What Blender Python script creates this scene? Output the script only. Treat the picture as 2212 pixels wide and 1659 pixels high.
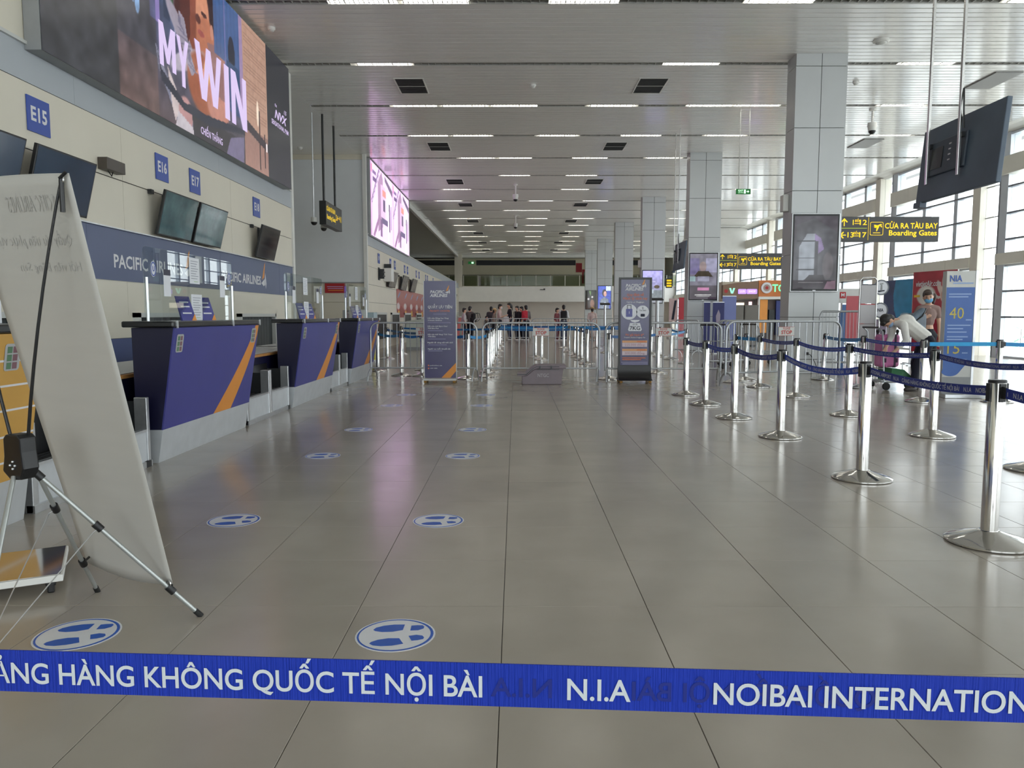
import bpy, bmesh, math, random
import numpy as np
from mathutils import Vector, Matrix, Euler
for o in list(bpy.data.objects): bpy.data.objects.remove(o)
S = bpy.context.scene
COL = S.collection
R = math.radians
rnd = random.Random(7)
# ---------------------------------------------------------------- camera, sky, exposure
cam = bpy.data.cameras.new('camera'); cam.sensor_width = 36.0; cam.lens = 26.69; cam.clip_start = 0.05; cam.clip_end = 400
co = bpy.data.objects.new('camera', cam); COL.objects.link(co); S.camera = co
co.location = (0, 0, 1.215); co.rotation_euler = (R(90 - 5.156), 0, R(0.262))
W = bpy.data.worlds.new('overcast_sky'); S.world = W; W.use_nodes = True
W.node_tree.nodes['Background'].inputs[0].default_value = (0.93, 0.97, 1.0, 1)
W.node_tree.nodes['Background'].inputs[1].default_value = 3.0
S.view_settings.view_transform = 'Standard'; S.view_settings.look = 'None'
S.view_settings.exposure = 0.75; S.view_settings.gamma = 1.0; S.view_settings.use_curve_mapping = False
S.cycles.use_denoising = True
S.cycles.max_bounces = 10; S.cycles.diffuse_bounces = 5; S.cycles.glossy_bounces = 5; S.cycles.transparent_max_bounces = 16
S.cycles.caustics_reflective = False; S.cycles.caustics_refractive = False; S.cycles.sample_clamp_indirect = 6
def portal(loc, rot, sx, sy):
    l = bpy.data.lights.new('window_portal', 'AREA'); l.shape = 'RECTANGLE'; l.size = sx; l.size_y = sy; l.cycles.is_portal = True
    o = bpy.data.objects.new('window_portal', l); COL.objects.link(o); o.location = loc; o.rotation_euler = rot
portal((14.6, 27.5, 3.2), (0, R(90), 0), 6.6, 79)     # the glazed side of the hall, light enters towards -X
portal((4.5, -12.4, 3.2), (R(90), 0, 0), 19, 6.4)     # the glazed end behind the camera, light enters towards +Y

# ---------------------------------------------------------------- helpers
def lin(c): return tuple((x/12.92 if x <= 0.04045 else ((x+0.055)/1.055)**2.4) for x in [v/255.0 for v in c])
MATS = {}
def mat(name, rgb=(128,128,128), rough=0.5, metal=0.0, noise=0.0, nscale=6.0, emit=0.0, spec=0.5, coat=0.0, bump=0.0, bscale=60.0, stretch=(1,1,1), ebase=None):
    if name in MATS: return MATS[name]
    m = bpy.data.materials.new(name); m.use_nodes = True; nt = m.node_tree; b = nt.nodes['Principled BSDF']
    c = lin(rgb) + (1,)
    b.inputs['Base Color'].default_value = c; b.inputs['Roughness'].default_value = rough; b.inputs['Metallic'].default_value = metal
    b.inputs['Specular IOR Level'].default_value = spec; b.inputs['Coat Weight'].default_value = coat; b.inputs['Coat Roughness'].default_value = 0.08
    if emit and ebase is not None: b.inputs['Base Color'].default_value = (ebase,ebase,ebase,1)
    if emit: b.inputs['Emission Color'].default_value = c; b.inputs['Emission Strength'].default_value = emit
    if noise or bump:
        tc = nt.nodes.new('ShaderNodeTexCoord'); mp = nt.nodes.new('ShaderNodeMapping'); mp.inputs['Scale'].default_value = stretch
        nt.links.new(tc.outputs['Object'], mp.inputs[0])
    if noise:
        n = nt.nodes.new('ShaderNodeTexNoise'); n.inputs['Scale'].default_value = nscale; n.inputs['Detail'].default_value = 5
        nt.links.new(mp.outputs[0], n.inputs['Vector'])
        r = nt.nodes.new('ShaderNodeMapRange'); r.inputs[1].default_value = 0.3; r.inputs[2].default_value = 0.7
        r.inputs[3].default_value = 1 - noise; r.inputs[4].default_value = 1 + noise
        nt.links.new(n.outputs[0], r.inputs[0])
        v = nt.nodes.new('ShaderNodeVectorMath'); v.operation = 'SCALE'; v.inputs[0].default_value = c[:3]
        nt.links.new(r.outputs[0], v.inputs['Scale']); nt.links.new(v.outputs[0], b.inputs['Base Color'])
    if bump:
        n2 = nt.nodes.new('ShaderNodeTexNoise'); n2.inputs['Scale'].default_value = bscale; n2.inputs['Detail'].default_value = 3
        nt.links.new(mp.outputs[0], n2.inputs['Vector'])
        bp = nt.nodes.new('ShaderNodeBump'); bp.inputs['Strength'].default_value = bump; bp.inputs['Distance'].default_value = 0.01
        nt.links.new(n2.outputs[0], bp.inputs['Height']); nt.links.new(bp.outputs[0], b.inputs['Normal'])
    MATS[name] = m; return m
def glass(name, tint=(235,240,240), refl=0.06, rough=0.0):
    if name in MATS: return MATS[name]
    m = bpy.data.materials.new(name); m.use_nodes = True; nt = m.node_tree; nt.nodes.clear()
    o = nt.nodes.new('ShaderNodeOutputMaterial'); t = nt.nodes.new('ShaderNodeBsdfTransparent'); g = nt.nodes.new('ShaderNodeBsdfGlossy')
    x = nt.nodes.new('ShaderNodeMixShader'); f = nt.nodes.new('ShaderNodeLayerWeight'); f.inputs[0].default_value = 0.5
    q = nt.nodes.new('ShaderNodeMath'); q.operation = 'POWER'; q.inputs[1].default_value = 5.0; nt.links.new(f.outputs['Facing'], q.inputs[0])
    a = nt.nodes.new('ShaderNodeMath'); a.operation = 'MULTIPLY_ADD'; a.inputs[1].default_value = 0.5; a.inputs[2].default_value = refl; nt.links.new(q.outputs[0], a.inputs[0])
    t.inputs[0].default_value = lin(tint) + (1,); g.inputs[0].default_value = (1,1,1,1); g.inputs['Roughness'].default_value = rough
    nt.links.new(a.outputs[0], x.inputs[0]); nt.links.new(t.outputs[0], x.inputs[1]); nt.links.new(g.outputs[0], x.inputs[2]); nt.links.new(x.outputs[0], o.inputs[0])
    MATS[name] = m; return m
def picmat(name, emit=0.0, rough=0.25):
    """colours of a printed or lit picture, held as a colour attribute of the flat panel itself"""
    if name in MATS: return MATS[name]
    m = bpy.data.materials.new(name); m.use_nodes = True; nt = m.node_tree; b = nt.nodes['Principled BSDF']
    a = nt.nodes.new('ShaderNodeAttribute'); a.attribute_name = 'Col'
    b.inputs['Roughness'].default_value = rough
    if emit:
        b.inputs['Base Color'].default_value = (0.01,0.01,0.012,1)
        nt.links.new(a.outputs[0], b.inputs['Emission Color']); b.inputs['Emission Strength'].default_value = emit
    else: nt.links.new(a.outputs[0], b.inputs['Base Color'])
    MATS[name] = m; return m

class MB:
    def __init__(s): s.v = []; s.f = []; s.m = []
    def add(s, vs, fs, m=0):
        k = len(s.v); s.v += [tuple(x) for x in vs]; s.f += [tuple(i+k for i in f) for f in fs]; s.m += [m]*len(fs); return s
    def box(s, x0, x1, y0, y1, z0, z1, m=0):
        return s.add([(x0,y0,z0),(x1,y0,z0),(x1,y1,z0),(x0,y1,z0),(x0,y0,z1),(x1,y0,z1),(x1,y1,z1),(x0,y1,z1)],
                     [(3,2,1,0),(4,5,6,7),(0,1,5,4),(1,2,6,5),(2,3,7,6),(3,0,4,7)], m)
    def hexa(s, p, m=0): return s.add(p, [(3,2,1,0),(4,5,6,7),(0,1,5,4),(1,2,6,5),(2,3,7,6),(3,0,4,7)], m)
    def prism(s, pts, axis, a0, a1, m=0):
        """2-D outline extruded along an axis; pts in the two other axes in order xyz"""
        n = len(pts)
        def P(p, a): return (a,p[0],p[1]) if axis == 0 else ((p[0],a,p[1]) if axis == 1 else (p[0],p[1],a))
        vs = [P(p,a0) for p in pts] + [P(p,a1) for p in pts]
        return s.add(vs, [tuple(range(n-1,-1,-1)), tuple(range(n,2*n))] + [(i,(i+1)%n,n+(i+1)%n,n+i) for i in range(n)], m)
    def tube(s, pts, r, n=10, m=0, r1=None, cap=True):
        P = [Vector(p) for p in pts]; N = len(P); rings = []
        up = None
        for i in range(N):
            d = (P[min(i+1,N-1)] - P[max(i-1,0)]).normalized()
            if up is None: up = Vector((0,0,1)) if abs(d.z) < 0.9 else Vector((1,0,0))
            u = d.cross(up).normalized(); w = u.cross(d).normalized(); up = w
            rr = r if r1 is None else r + (r1-r)*i/(N-1)
            rings.append([P[i] + u*rr*math.cos(2*math.pi*k/n) + w*rr*math.sin(2*math.pi*k/n) for k in range(n)])
        vs = [v for g in rings for v in g]; fs = []
        for i in range(N-1):
            for k in range(n): fs.append((i*n+k, i*n+(k+1)%n, (i+1)*n+(k+1)%n, (i+1)*n+k))
        if cap: fs += [tuple(range(n-1,-1,-1)), tuple((N-1)*n+k for k in range(n))]
        return s.add(vs, fs, m)
    def lathe(s, prof, n=24, c=(0,0,0), m=0):
        vs = []; fs = []
        for r, z in prof:
            for k in range(n): a = 2*math.pi*k/n; vs.append((c[0]+r*math.cos(a), c[1]+r*math.sin(a), c[2]+z))
        L = len(prof)
        for i in range(L-1):
            for k in range(n): fs.append((i*n+k, i*n+(k+1)%n, (i+1)*n+(k+1)%n, (i+1)*n+k))
        fs += [tuple(range(n-1,-1,-1)), tuple((L-1)*n+k for k in range(n))]
        return s.add(vs, fs, m)
    def caps(s, p0, p1, r0, r1, n=10, m=0):
        """tapered limb with rounded ends"""
        a, b = Vector(p0), Vector(p1); d = (b-a); L = d.length; d = d.normalized() if L > 1e-6 else Vector((0,0,1))
        up = Vector((0,0,1)) if abs(d.z) < 0.9 else Vector((1,0,0)); u = d.cross(up).normalized(); w = u.cross(d)
        rings = []
        for t in (-80,-45,0): rings.append((a + d*r0*math.sin(R(t)), r0*math.cos(R(t))))
        for t in (0,45,80): rings.append((b + d*r1*math.sin(R(t)), r1*math.cos(R(t))))
        vs = [c + u*q*math.cos(2*math.pi*k/n) + w*q*math.sin(2*math.pi*k/n) for c, q in rings for k in range(n)]; fs = []
        for i in range(len(rings)-1):
            for k in range(n): fs.append((i*n+k, i*n+(k+1)%n, (i+1)*n+(k+1)%n, (i+1)*n+k))
        fs += [tuple(range(n-1,-1,-1)), tuple((len(rings)-1)*n+k for k in range(n))]
        return s.add(vs, fs, m)
    def ell(s, c, r, rot=None, n=12, k=8, m=0, zmin=-1.0):
        q = Euler(rot).to_matrix() if rot else Matrix.Identity(3); vs = []; fs = []
        for i in range(k+1):
            t = -math.pi/2 + math.pi*i/k
            for j in range(n):
                a = 2*math.pi*j/n; p = Vector((r[0]*math.cos(t)*math.cos(a), r[1]*math.cos(t)*math.sin(a), r[2]*max(zmin, math.sin(t))))
                vs.append(Vector(c) + q @ p)
        for i in range(k):
            for j in range(n): fs.append((i*n+j, i*n+(j+1)%n, (i+1)*n+(j+1)%n, (i+1)*n+j))
        return s.add(vs, fs, m)
    def mesh(s, name, mats, smooth=0):
        me = bpy.data.meshes.new(name); me.from_pydata(s.v, [], s.f)
        for mm in (mats if isinstance(mats, (list, tuple)) else [mats]): me.materials.append(mm)
        if any(s.m): me.polygons.foreach_set('material_index', s.m)
        if smooth:
            me.polygons.foreach_set('use_smooth', [True]*len(me.polygons))
            me.update(); me.set_sharp_from_angle(angle=R(smooth))
        return me
    def build(s, name, mats, parent=None, smooth=0, bevel=0):
        return put(name, s.mesh(name, mats, smooth), parent, bevel)
def put(name, me, parent=None, bevel=0, loc=None, rot=None):
    o = bpy.data.objects.new(name, me); COL.objects.link(o)
    if parent is not None: o.parent = parent
    if loc is not None: o.location = loc
    if rot is not None: o.rotation_euler = rot
    if bevel:
        b = o.modifiers.new('edge', 'BEVEL'); b.width = bevel; b.segments = 2; b.limit_method = 'ANGLE'; b.angle_limit = R(40)
    return o
def tag(o, label=None, cat=None, group=None, kind=None):
    if label: o['label'] = label
    if cat: o['category'] = cat
    if group: o['group'] = group
    if kind: o['kind'] = kind
    return o
def thing(name, label, cat, loc=(0,0,0), rz=0, group=None):
    o = bpy.data.objects.new(name, None); COL.objects.link(o); o.location = loc; o.rotation_euler = (0,0,rz); o.empty_display_size = 0.1
    return tag(o, label, cat, group)
def struct(name, parent=None):
    o = bpy.data.objects.new(name, None); COL.objects.link(o)
    if parent is not None: o.parent = parent
    else: o['kind'] = 'structure'
    return o
KIDS = {}
def dup(root, loc=None, rz=None, label=None, group=None):
    def cp(o, par):
        c = o.copy(); COL.objects.link(c)
        if par is not None: c.parent = par
        for ch in o.children: cp(ch, c)
        return c
    r = cp(root, None)
    if loc is not None: r.location = loc
    if rz is not None: r.rotation_euler = (0,0,rz)
    if label: r['label'] = label
    if group: r['group'] = group
    return r
_fc = {}
def textverts(body, size=1.0, bold=0.0, align='CENTER', res=2, spacing=1.0, shear=0.0, squeeze=1.0, sign=True):
    """flat letter outlines as (verts 2-D, faces)"""
    cu = bpy.data.curves.new('lettering', 'FONT'); cu.body = body; cu.size = size; cu.offset = bold*size; cu.align_x = align; cu.align_y = 'CENTER'
    cu.resolution_u = res; cu.space_character = spacing; cu.shear = shear; cu.fill_mode = 'FRONT'
    o = bpy.data.objects.new('lettering', cu); me = o.to_mesh()
    vs = [(v.co.x*squeeze, v.co.y) for v in me.vertices]; fs = [tuple(p.vertices) for p in me.polygons]
    o.to_mesh_clear(); bpy.data.objects.remove(o); bpy.data.curves.remove(cu)
    return vs, fs
def frame(org, ux, uy):
    o, a, b = Vector(org), Vector(ux), Vector(uy)
    return lambda u, v, d=0.0: o + a*u + b*v + a.cross(b)*d
FRONT = lambda x, y, z: frame((x,y,z), (1,0,0), (0,0,1))      # faces the camera side (-Y)
WALL = lambda x, y, z: frame((x,y,z), (0,1,0), (0,0,1))       # on the left wall, faces +X
def write(parent, fr, body, size, m, u=0, v=0, d=0.002, name='lettering', width=None, **k):
    vs, fs = textverts(body, size, **k)
    if not vs: return None
    if width:
        xs = [p[0] for p in vs]; w = max(xs)-min(xs); c = (max(xs)+min(xs))/2; q = width/w
        vs = [((p[0]-c)*q, p[1]) for p in vs]
    b = MB(); b.add([fr(u+p[0], v+p[1], d) for p in vs], fs)
    return b.build(name, m, parent)
def flat(fr, pts, d=0.0015): return [fr(p[0], p[1], d) for p in pts]
def decal(parent, fr, pts, m, name='print', d=0.0015):
    b = MB(); b.add(flat(fr, pts, d), [tuple(range(len(pts)))]); return b.build(name, m, parent)
def rect(u0, u1, v0, v1): return [(u0,v0),(u1,v0),(u1,v1),(u0,v1)]
def circ(cu, cv, ru, rv=None, n=24, a0=0, a1=360):
    rv = rv or ru; return [(cu+ru*math.cos(R(a0+(a1-a0)*k/n)), cv+rv*math.sin(R(a0+(a1-a0)*k/n))) for k in range(n)]
def rrect(u0, u1, v0, v1, r, n=4):
    out = []
    for cx, cy, a in ((u1-r,v0+r,-90),(u1-r,v1-r,0),(u0+r,v1-r,90),(u0+r,v0+r,180)):
        out += [(cx+r*math.cos(R(a+90*k/n)), cy+r*math.sin(R(a+90*k/n))) for k in range(n+1)]
    return out
class Pic:
    """picture of a screen or poster: colours on a fine flat grid"""
    def __init__(s, nx, ny, base=(30,30,34)):
        s.nx, s.ny = nx, ny; u, v = np.meshgrid((np.arange(nx+1))/nx, (np.arange(ny+1))/ny); s.u, s.v = u, v
        s.c = np.zeros((ny+1, nx+1, 3)) + np.array(base, float)
    def put(s, mask, col, a=1.0): mk = np.clip(mask*a, 0, 1)[..., None]; s.c = s.c*(1-mk) + np.array(col, float)*mk
    def rect(s, u0, u1, v0, v1, col, a=1.0): s.put(((s.u >= u0) & (s.u <= u1) & (s.v >= v0) & (s.v <= v1))*1.0, col, a)
    def ell(s, cu, cv, ru, rv, col, a=1.0, soft=0.15, rot=0):
        x = s.u-cu; y = s.v-cv; q = R(rot); X = (x*math.cos(q)+y*math.sin(q))/ru; Y = (-x*math.sin(q)+y*math.cos(q))/rv
        s.put(np.clip((1-np.sqrt(X*X+Y*Y))/soft, 0, 1), col, a)
    def poly(s, pts, col, a=1.0):
        ins = np.zeros(s.u.shape, bool); j = len(pts)-1
        for i in range(len(pts)):
            (xi, yi), (xj, yj) = pts[i], pts[j]
            if yi != yj:
                t = ((yi > s.v) != (yj > s.v)) & (s.u < (xj-xi)*(s.v-yi)/(yj-yi)+xi); ins ^= t
            j = i
        s.put(ins*1.0, col, a)
    def grad(s, u0, u1, v0, v1, c0, c1, a=1.0):
        mk = ((s.u >= u0) & (s.u <= u1) & (s.v >= v0) & (s.v <= v1)); t = np.clip((s.v-v0)/(v1-v0), 0, 1)[..., None]
        c = np.array(c0, float)*(1-t)+np.array(c1, float)*t; k = (mk*a)[..., None]; s.c = s.c*(1-k)+c*k
    def grain(s, amt, seed=1, cell=5):
        g = np.random.RandomState(seed); n = g.rand(s.ny//cell+3, s.nx//cell+3); yy = s.v*s.ny/cell; xx = s.u*s.nx/cell
        y0 = yy.astype(int); x0 = xx.astype(int); fy = yy-y0; fx = xx-x0
        z = n[y0,x0]*(1-fx)*(1-fy)+n[y0,x0+1]*fx*(1-fy)+n[y0+1,x0]*(1-fx)*fy+n[y0+1,x0+1]*fx*fy
        s.c = s.c*(1+amt*(z-0.5)*2)[..., None]
    def build(s, name, fr, w, h, m, parent, d=0.0):
        vs = [fr((s.u[j,i]-0.5)*w, (s.v[j,i]-0.5)*h, d) for j in range(s.ny+1) for i in range(s.nx+1)]; q = s.nx+1
        fs = [(j*q+i, j*q+i+1, (j+1)*q+i+1, (j+1)*q+i) for j in range(s.ny) for i in range(s.nx)]
        b = MB(); b.add(vs, fs); me = b.mesh(name, m)
        a = me.color_attributes.new('Col', 'FLOAT_COLOR', 'POINT'); c = np.clip(s.c, 0, 255)/255.0
        c = np.where(c <= 0.04045, c/12.92, ((c+0.055)/1.055)**2.4); c4 = np.ones((c.shape[0]*c.shape[1], 4), np.float32); c4[:, :3] = c.reshape(-1, 3)
        a.data.foreach_set('color', c4.ravel()); return put(name, me, parent)

M = dict(
 steel=mat('brushed_steel', (205,205,203), 0.22, 1.0, 0.04, 30, stretch=(1,1,0.1)),
 chrome=mat('polished_steel', (210,208,204), 0.09, 1.0, 0.03, 12),
 galv=mat('galvanised_steel', (172,175,177), 0.38, 0.75, 0.10, 25),
 black=mat('black_plastic', (22,22,24), 0.4, 0, 0.1, 20), dark=mat('dark_metal', (46,48,50), 0.4, 0.3, 0.08, 20),
 white=mat('white_paint', (226,226,222), 0.5, 0, 0.03, 4), offwhite=mat('offwhite_laminate', (205,206,202), 0.4, 0, 0.03, 5),
 alu=mat('aluminium', (200,202,204), 0.3, 0.8, 0.05, 20), grey=mat('grey_paint', (150,152,153), 0.5, 0, 0.04, 8),
 blue=mat('deep_blue_print', (64,66,142), 0.33, 0, 0.06, 3), navy=mat('navy_laminate', (20,20,52), 0.4, 0, 0.05, 4),
 orange=mat('orange_print', (226,148,62), 0.4, 0, 0.03, 5), letter=mat('white_lettering', (225,225,228), 0.5, 0, 0.02, 9),
 beige=mat('beige_wall_panel', (222,216,200), 0.42, 0, 0.025, 1.3), paper=mat('white_paper', (228,230,236), 0.7, 0, 0.02, 12),
 ink=mat('dark_ink', (40,42,60), 0.7, 0, 0.05, 9), belt=mat('blue_webbing', (34,72,190), 0.55, 0, 0.06, 14, bump=0.3, bscale=220),
 cyan=mat('light_blue_webbing', (40,140,205), 0.5, 0, 0.06, 14), yellow=mat('yellow_lettering', (255,216,24), 0.4, 0, 0.02, 8, emit=0.32),
 red=mat('red_print', (176,38,44), 0.45, 0, 0.06, 4), skin=mat('skin', (214,170,144), 0.5, 0, 0.05, 14), hair=mat('black_hair', (30,24,22), 0.5, 0, 0.25, 40, stretch=(6,6,1)),
 rubber=mat('black_rubber', (28,28,28), 0.7, 0, 0.1, 20), seam=mat('dark_joint', (52,52,50), 0.8, 0, 0.05, 9),
)
# ---------------------------------------------------------------- floor
def floor_mat(name, lines):
    m = bpy.data.materials.new(name); m.use_nodes = True; nt = m.node_tree; b = nt.nodes['Principled BSDF']
    g = nt.nodes.new('ShaderNodeNewGeometry'); n = nt.nodes.new('ShaderNodeTexNoise'); n.inputs['Scale'].default_value = 1.6; n.inputs['Detail'].default_value = 8
    nt.links.new(g.outputs['Position'], n.inputs['Vector'])
    r = nt.nodes.new('ShaderNodeValToRGB'); r.color_ramp.elements[0].position = 0.3; r.color_ramp.elements[1].position = 0.7
    r.color_ramp.elements[0].color = lin((160,152,141)) + (1,); r.color_ramp.elements[1].color = lin((172,164,153)) + (1,)
    nt.links.new(n.outputs[0], r.inputs[0]); col = r.outputs[0]
    if lines:
        mp = nt.nodes.new('ShaderNodeMapping'); mp.inputs['Location'].default_value = (0.05, -0.09, 0); mp.inputs['Scale'].default_value = (1,1,1)
        nt.links.new(g.outputs['Position'], mp.inputs[0])
        br = nt.nodes.new('ShaderNodeTexBrick'); br.offset = 0; br.inputs['Scale'].default_value = 1.0; br.inputs['Brick Width'].default_value = 0.6
        br.inputs['Row Height'].default_value = 0.6; br.inputs['Mortar Size'].default_value = 0.0022; br.inputs['Mortar Smooth'].default_value = 0
        br.inputs['Color1'].default_value = (1,1,1,1); br.inputs['Color2'].default_value = (0.96,0.96,0.96,1); br.inputs['Mortar'].default_value = (0.12,0.11,0.10,1)
        nt.links.new(mp.outputs[0], br.inputs['Vector'])
        mx = nt.nodes.new('ShaderNodeMix'); mx.data_type = 'RGBA'; mx.blend_type = 'MULTIPLY'; mx.inputs[0].default_value = 1
        nt.links.new(col, mx.inputs[6]); nt.links.new(br.outputs[0], mx.inputs[7]); col = mx.outputs[2]
    else:
        oi = nt.nodes.new('ShaderNodeObjectInfo'); mr = nt.nodes.new('ShaderNodeMapRange'); mr.inputs[3].default_value = 0.97; mr.inputs[4].default_value = 1.03
        nt.links.new(oi.outputs['Random'], mr.inputs[0]); vm = nt.nodes.new('ShaderNodeVectorMath'); vm.operation = 'SCALE'
        nt.links.new(col, vm.inputs[0]); nt.links.new(mr.outputs[0], vm.inputs['Scale']); col = vm.outputs[0]
    nt.links.new(col, b.inputs['Base Color'])
    n2 = nt.nodes.new('ShaderNodeTexNoise'); n2.inputs['Scale'].default_value = 3.0; nt.links.new(g.outputs['Position'], n2.inputs['Vector'])
    rr = nt.nodes.new('ShaderNodeMapRange'); rr.inputs[3].default_value = 0.15; rr.inputs[4].default_value = 0.22
    nt.links.new(n2.outputs[0], rr.inputs[0]); nt.links.new(rr.outputs[0], b.inputs['Roughness']); b.inputs['Specular IOR Level'].default_value = 0.6
    return m
FT = floor_mat('polished_floor_tile', False); FL = floor_mat('polished_tiled_floor', True)
floor = struct('floor')
TX0, TX1, TY0, TY1 = -3.05, 6.55, 0.69, 9.69
b = MB()
for x0, x1, y0, y1 in ((-13,TX0,-12,72), (TX1,14.6,-12,72), (TX0,TX1,-12,TY0), (TX0,TX1,TY1,72)): b.box(x0,x1,y0,y1,-0.2,0)
b.build('tiled_field', FL, floor)
MB().box(TX0,TX1,TY0,TY1,-0.2,-0.012).build('grout_bed', mat('grout', (60,56,52), 0.9, 0, 0.1, 20), floor)
tm = MB(); e = 0.0013; s_ = 0.6
tm.add([(e,e,-0.012),(s_-e,e,-0.012),(s_-e,s_-e,-0.012),(e,s_-e,-0.012),(e,e,-0.001),(s_-e,e,-0.001),(s_-e,s_-e,-0.001),(e,s_-e,-0.001),
        (e+.001,e+.001,0),(s_-e-.001,e+.001,0),(s_-e-.001,s_-e-.001,0),(e+.001,s_-e-.001,0)],
       [(3,2,1,0),(0,1,5,4),(1,2,6,5),(2,3,7,6),(3,0,4,7),(4,5,9,8),(5,6,10,9),(6,7,11,10),(7,4,8,11),(8,9,10,11)])
tme = tm.mesh('tile', FT)
for i in range(16):
    for j in range(15):
        put('tile', tme, floor, loc=(TX0+0.6*i, TY0+0.6*j, rnd.uniform(-0.0003, 0)))
# ---------------------------------------------------------------- ceiling: narrow glossy metal slats across the hall
CZ = 6.5
ceiling = struct('ceiling')
CM = mat('glossy_ceiling_slat', (234,234,232), 0.21, 0.0, 0.02, 1.2, spec=0.8, coat=0.35, bump=0.05, bscale=1.6, stretch=(0.5,6,1))
sm = MB(); sm.add([(-9.5,-0.0905,0.02),(-9.5,-0.0885,0.002),(-9.5,-0.083,0),(-9.5,0.083,0),(-9.5,0.0885,0.002),(-9.5,0.0905,0.02),
                   (9.3,-0.0905,0.02),(9.3,-0.0885,0.002),(9.3,-0.083,0),(9.3,0.083,0),(9.3,0.0885,0.002),(9.3,0.0905,0.02)],
                  [(i,i+1,i+7,i+6) for i in range(5)])
sme = sm.mesh('slat', CM)
XC = 4.3
LIGHTROWS = [13.38+3.2*k for k in range(17)]
for k in range(-4, 268):
    if k % 16 == 0: continue
    put('slat', sme, ceiling, loc=(XC, 13.38+0.2*k, CZ+rnd.uniform(0,0.001)), rot=(R(rnd.uniform(-0.25,0.25)), 0, 0))
b = MB(); b.box(-5.2,13.6,-12,12.49,CZ,CZ+0.03)
b.build('ceiling_near', CM, ceiling)
b = MB(); b.box(-13,-5.2,-12,72,CZ,CZ+0.03); b.build('ceiling_side', CM, ceiling)
MB().box(-13,14.6,-12,72,CZ+0.12,CZ+0.2).build('void', mat('ceiling_void', (34,34,34), 0.9), ceiling)
MB().box(-13.3,-13,-12.3,72.3,CZ,CZ+0.3).box(14.6,14.9,-12.3,72.3,CZ-0.14,CZ+0.3).box(-13.3,14.9,72,72.3,CZ-2.8,CZ+0.3).box(-13.3,14.9,-12.5,-12.2,CZ-0.05,CZ+0.3).build('perimeter', M['dark'], ceiling)
MB().box(-13,14.6,66.9,72,CZ+0.0,CZ+0.04).build('gallery_ceiling', M['white'], ceiling)
lc = MB().add([(-9.5,-0.1,0.0),(-9.5,-0.075,0.0),(-9.5,-0.075,0.09),(-9.5,0.075,0.09),(-9.5,0.075,0.0),(-9.5,0.1,0.0),
               (9.3,-0.1,0.0),(9.3,-0.075,0.0),(9.3,-0.075,0.09),(9.3,0.075,0.09),(9.3,0.075,0.0),(9.3,0.1,0.0)], [(i,i+1,i+7,i+6) for i in range(5)])
for k in range(126): lc.box(-9.45+0.15*k,-9.44+0.15*k,-0.075,0.075,0.01,0.07)
lcm = lc.mesh('light_channel', mat('channel_louvre', (190,190,186), 0.35, 0.2, 0.04, 9))
for y in LIGHTROWS: put('light_channel', lcm, ceiling, loc=(XC, y, CZ))
pr = [(13.55,6.5),(13.75,6.49),(13.95,6.44),(14.1,6.36),(14.6,6.36),(14.6,6.7),(13.55,6.7)]
MB().prism([(p[0],p[1]) for p in pr], 1, -12, 72).build('trim_1', M['white'])['kind'] = 'structure'
# strip lights in the channels
LM = mat('lit_tube', (255,250,240), 0.5, emit=16.0)
lt = thing('ceiling_light', '', 'ceiling light', (0,0,CZ), 0, 'strip lights in the ceiling channels')
MB().box(-0.58,0.58,-0.06,0.06,0.055,0.085).build('housing', M['white'], lt)
MB().box(-0.56,0.56,-0.04,0.04,0.03,0.055).build('diffuser', LM, lt)
lb = MB()
for k in range(14): lb.box(-0.56+k*0.083,-0.545+k*0.083,-0.06,0.06,0.005,0.03)
lb.build('louvre_blade', M['alu'], lt)['kind'] = 'stuff'
ORD = ['first','second','third','fourth','fifth','sixth','seventh','eighth','ninth','tenth','eleventh','twelfth','thirteenth','fourteenth','fifteenth','sixteenth','seventeenth']
rows = [[-2.6,-1.35,1.15,4.5,8.9], [-2.8,3.7,8.7], [-2.55,-1.3,-0.02,2.45,4.95,6.15,9.8], [-2.55,-1.3,1.25,3.7,6.2,11.1], [-1.3,0.0,2.5,5.0,9.8], [0,2.5,11], [-2.5,2.5,9.8]]
for k in range(7, 17): rows.append([-3.1, -2.5+1.25*(k%3), 1.2, 3.7, 9.0])
first = True
rows[3] += []
for k, row in enumerate(rows):
    for i, x in enumerate(row):
        lab = 'lit strip light, %s from the left in the %s ceiling row' % (ORD[i], ORD[k])
        if first: o = lt; first = False; o.location = (x, LIGHTROWS[k], CZ); o['label'] = lab
        else: dup(lt, (x, LIGHTROWS[k], CZ), 0, lab)
for i, x in enumerate((-9,-3.9,-2.2,-0.5,1.2,2.9,4.6,8.5,10.5)): dup(lt, (x, 69.9, CZ), 0, 'lit strip light over the far gallery, %s from the left' % ORD[i])  # lamps added only to brighten the far gallery and its wall
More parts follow.
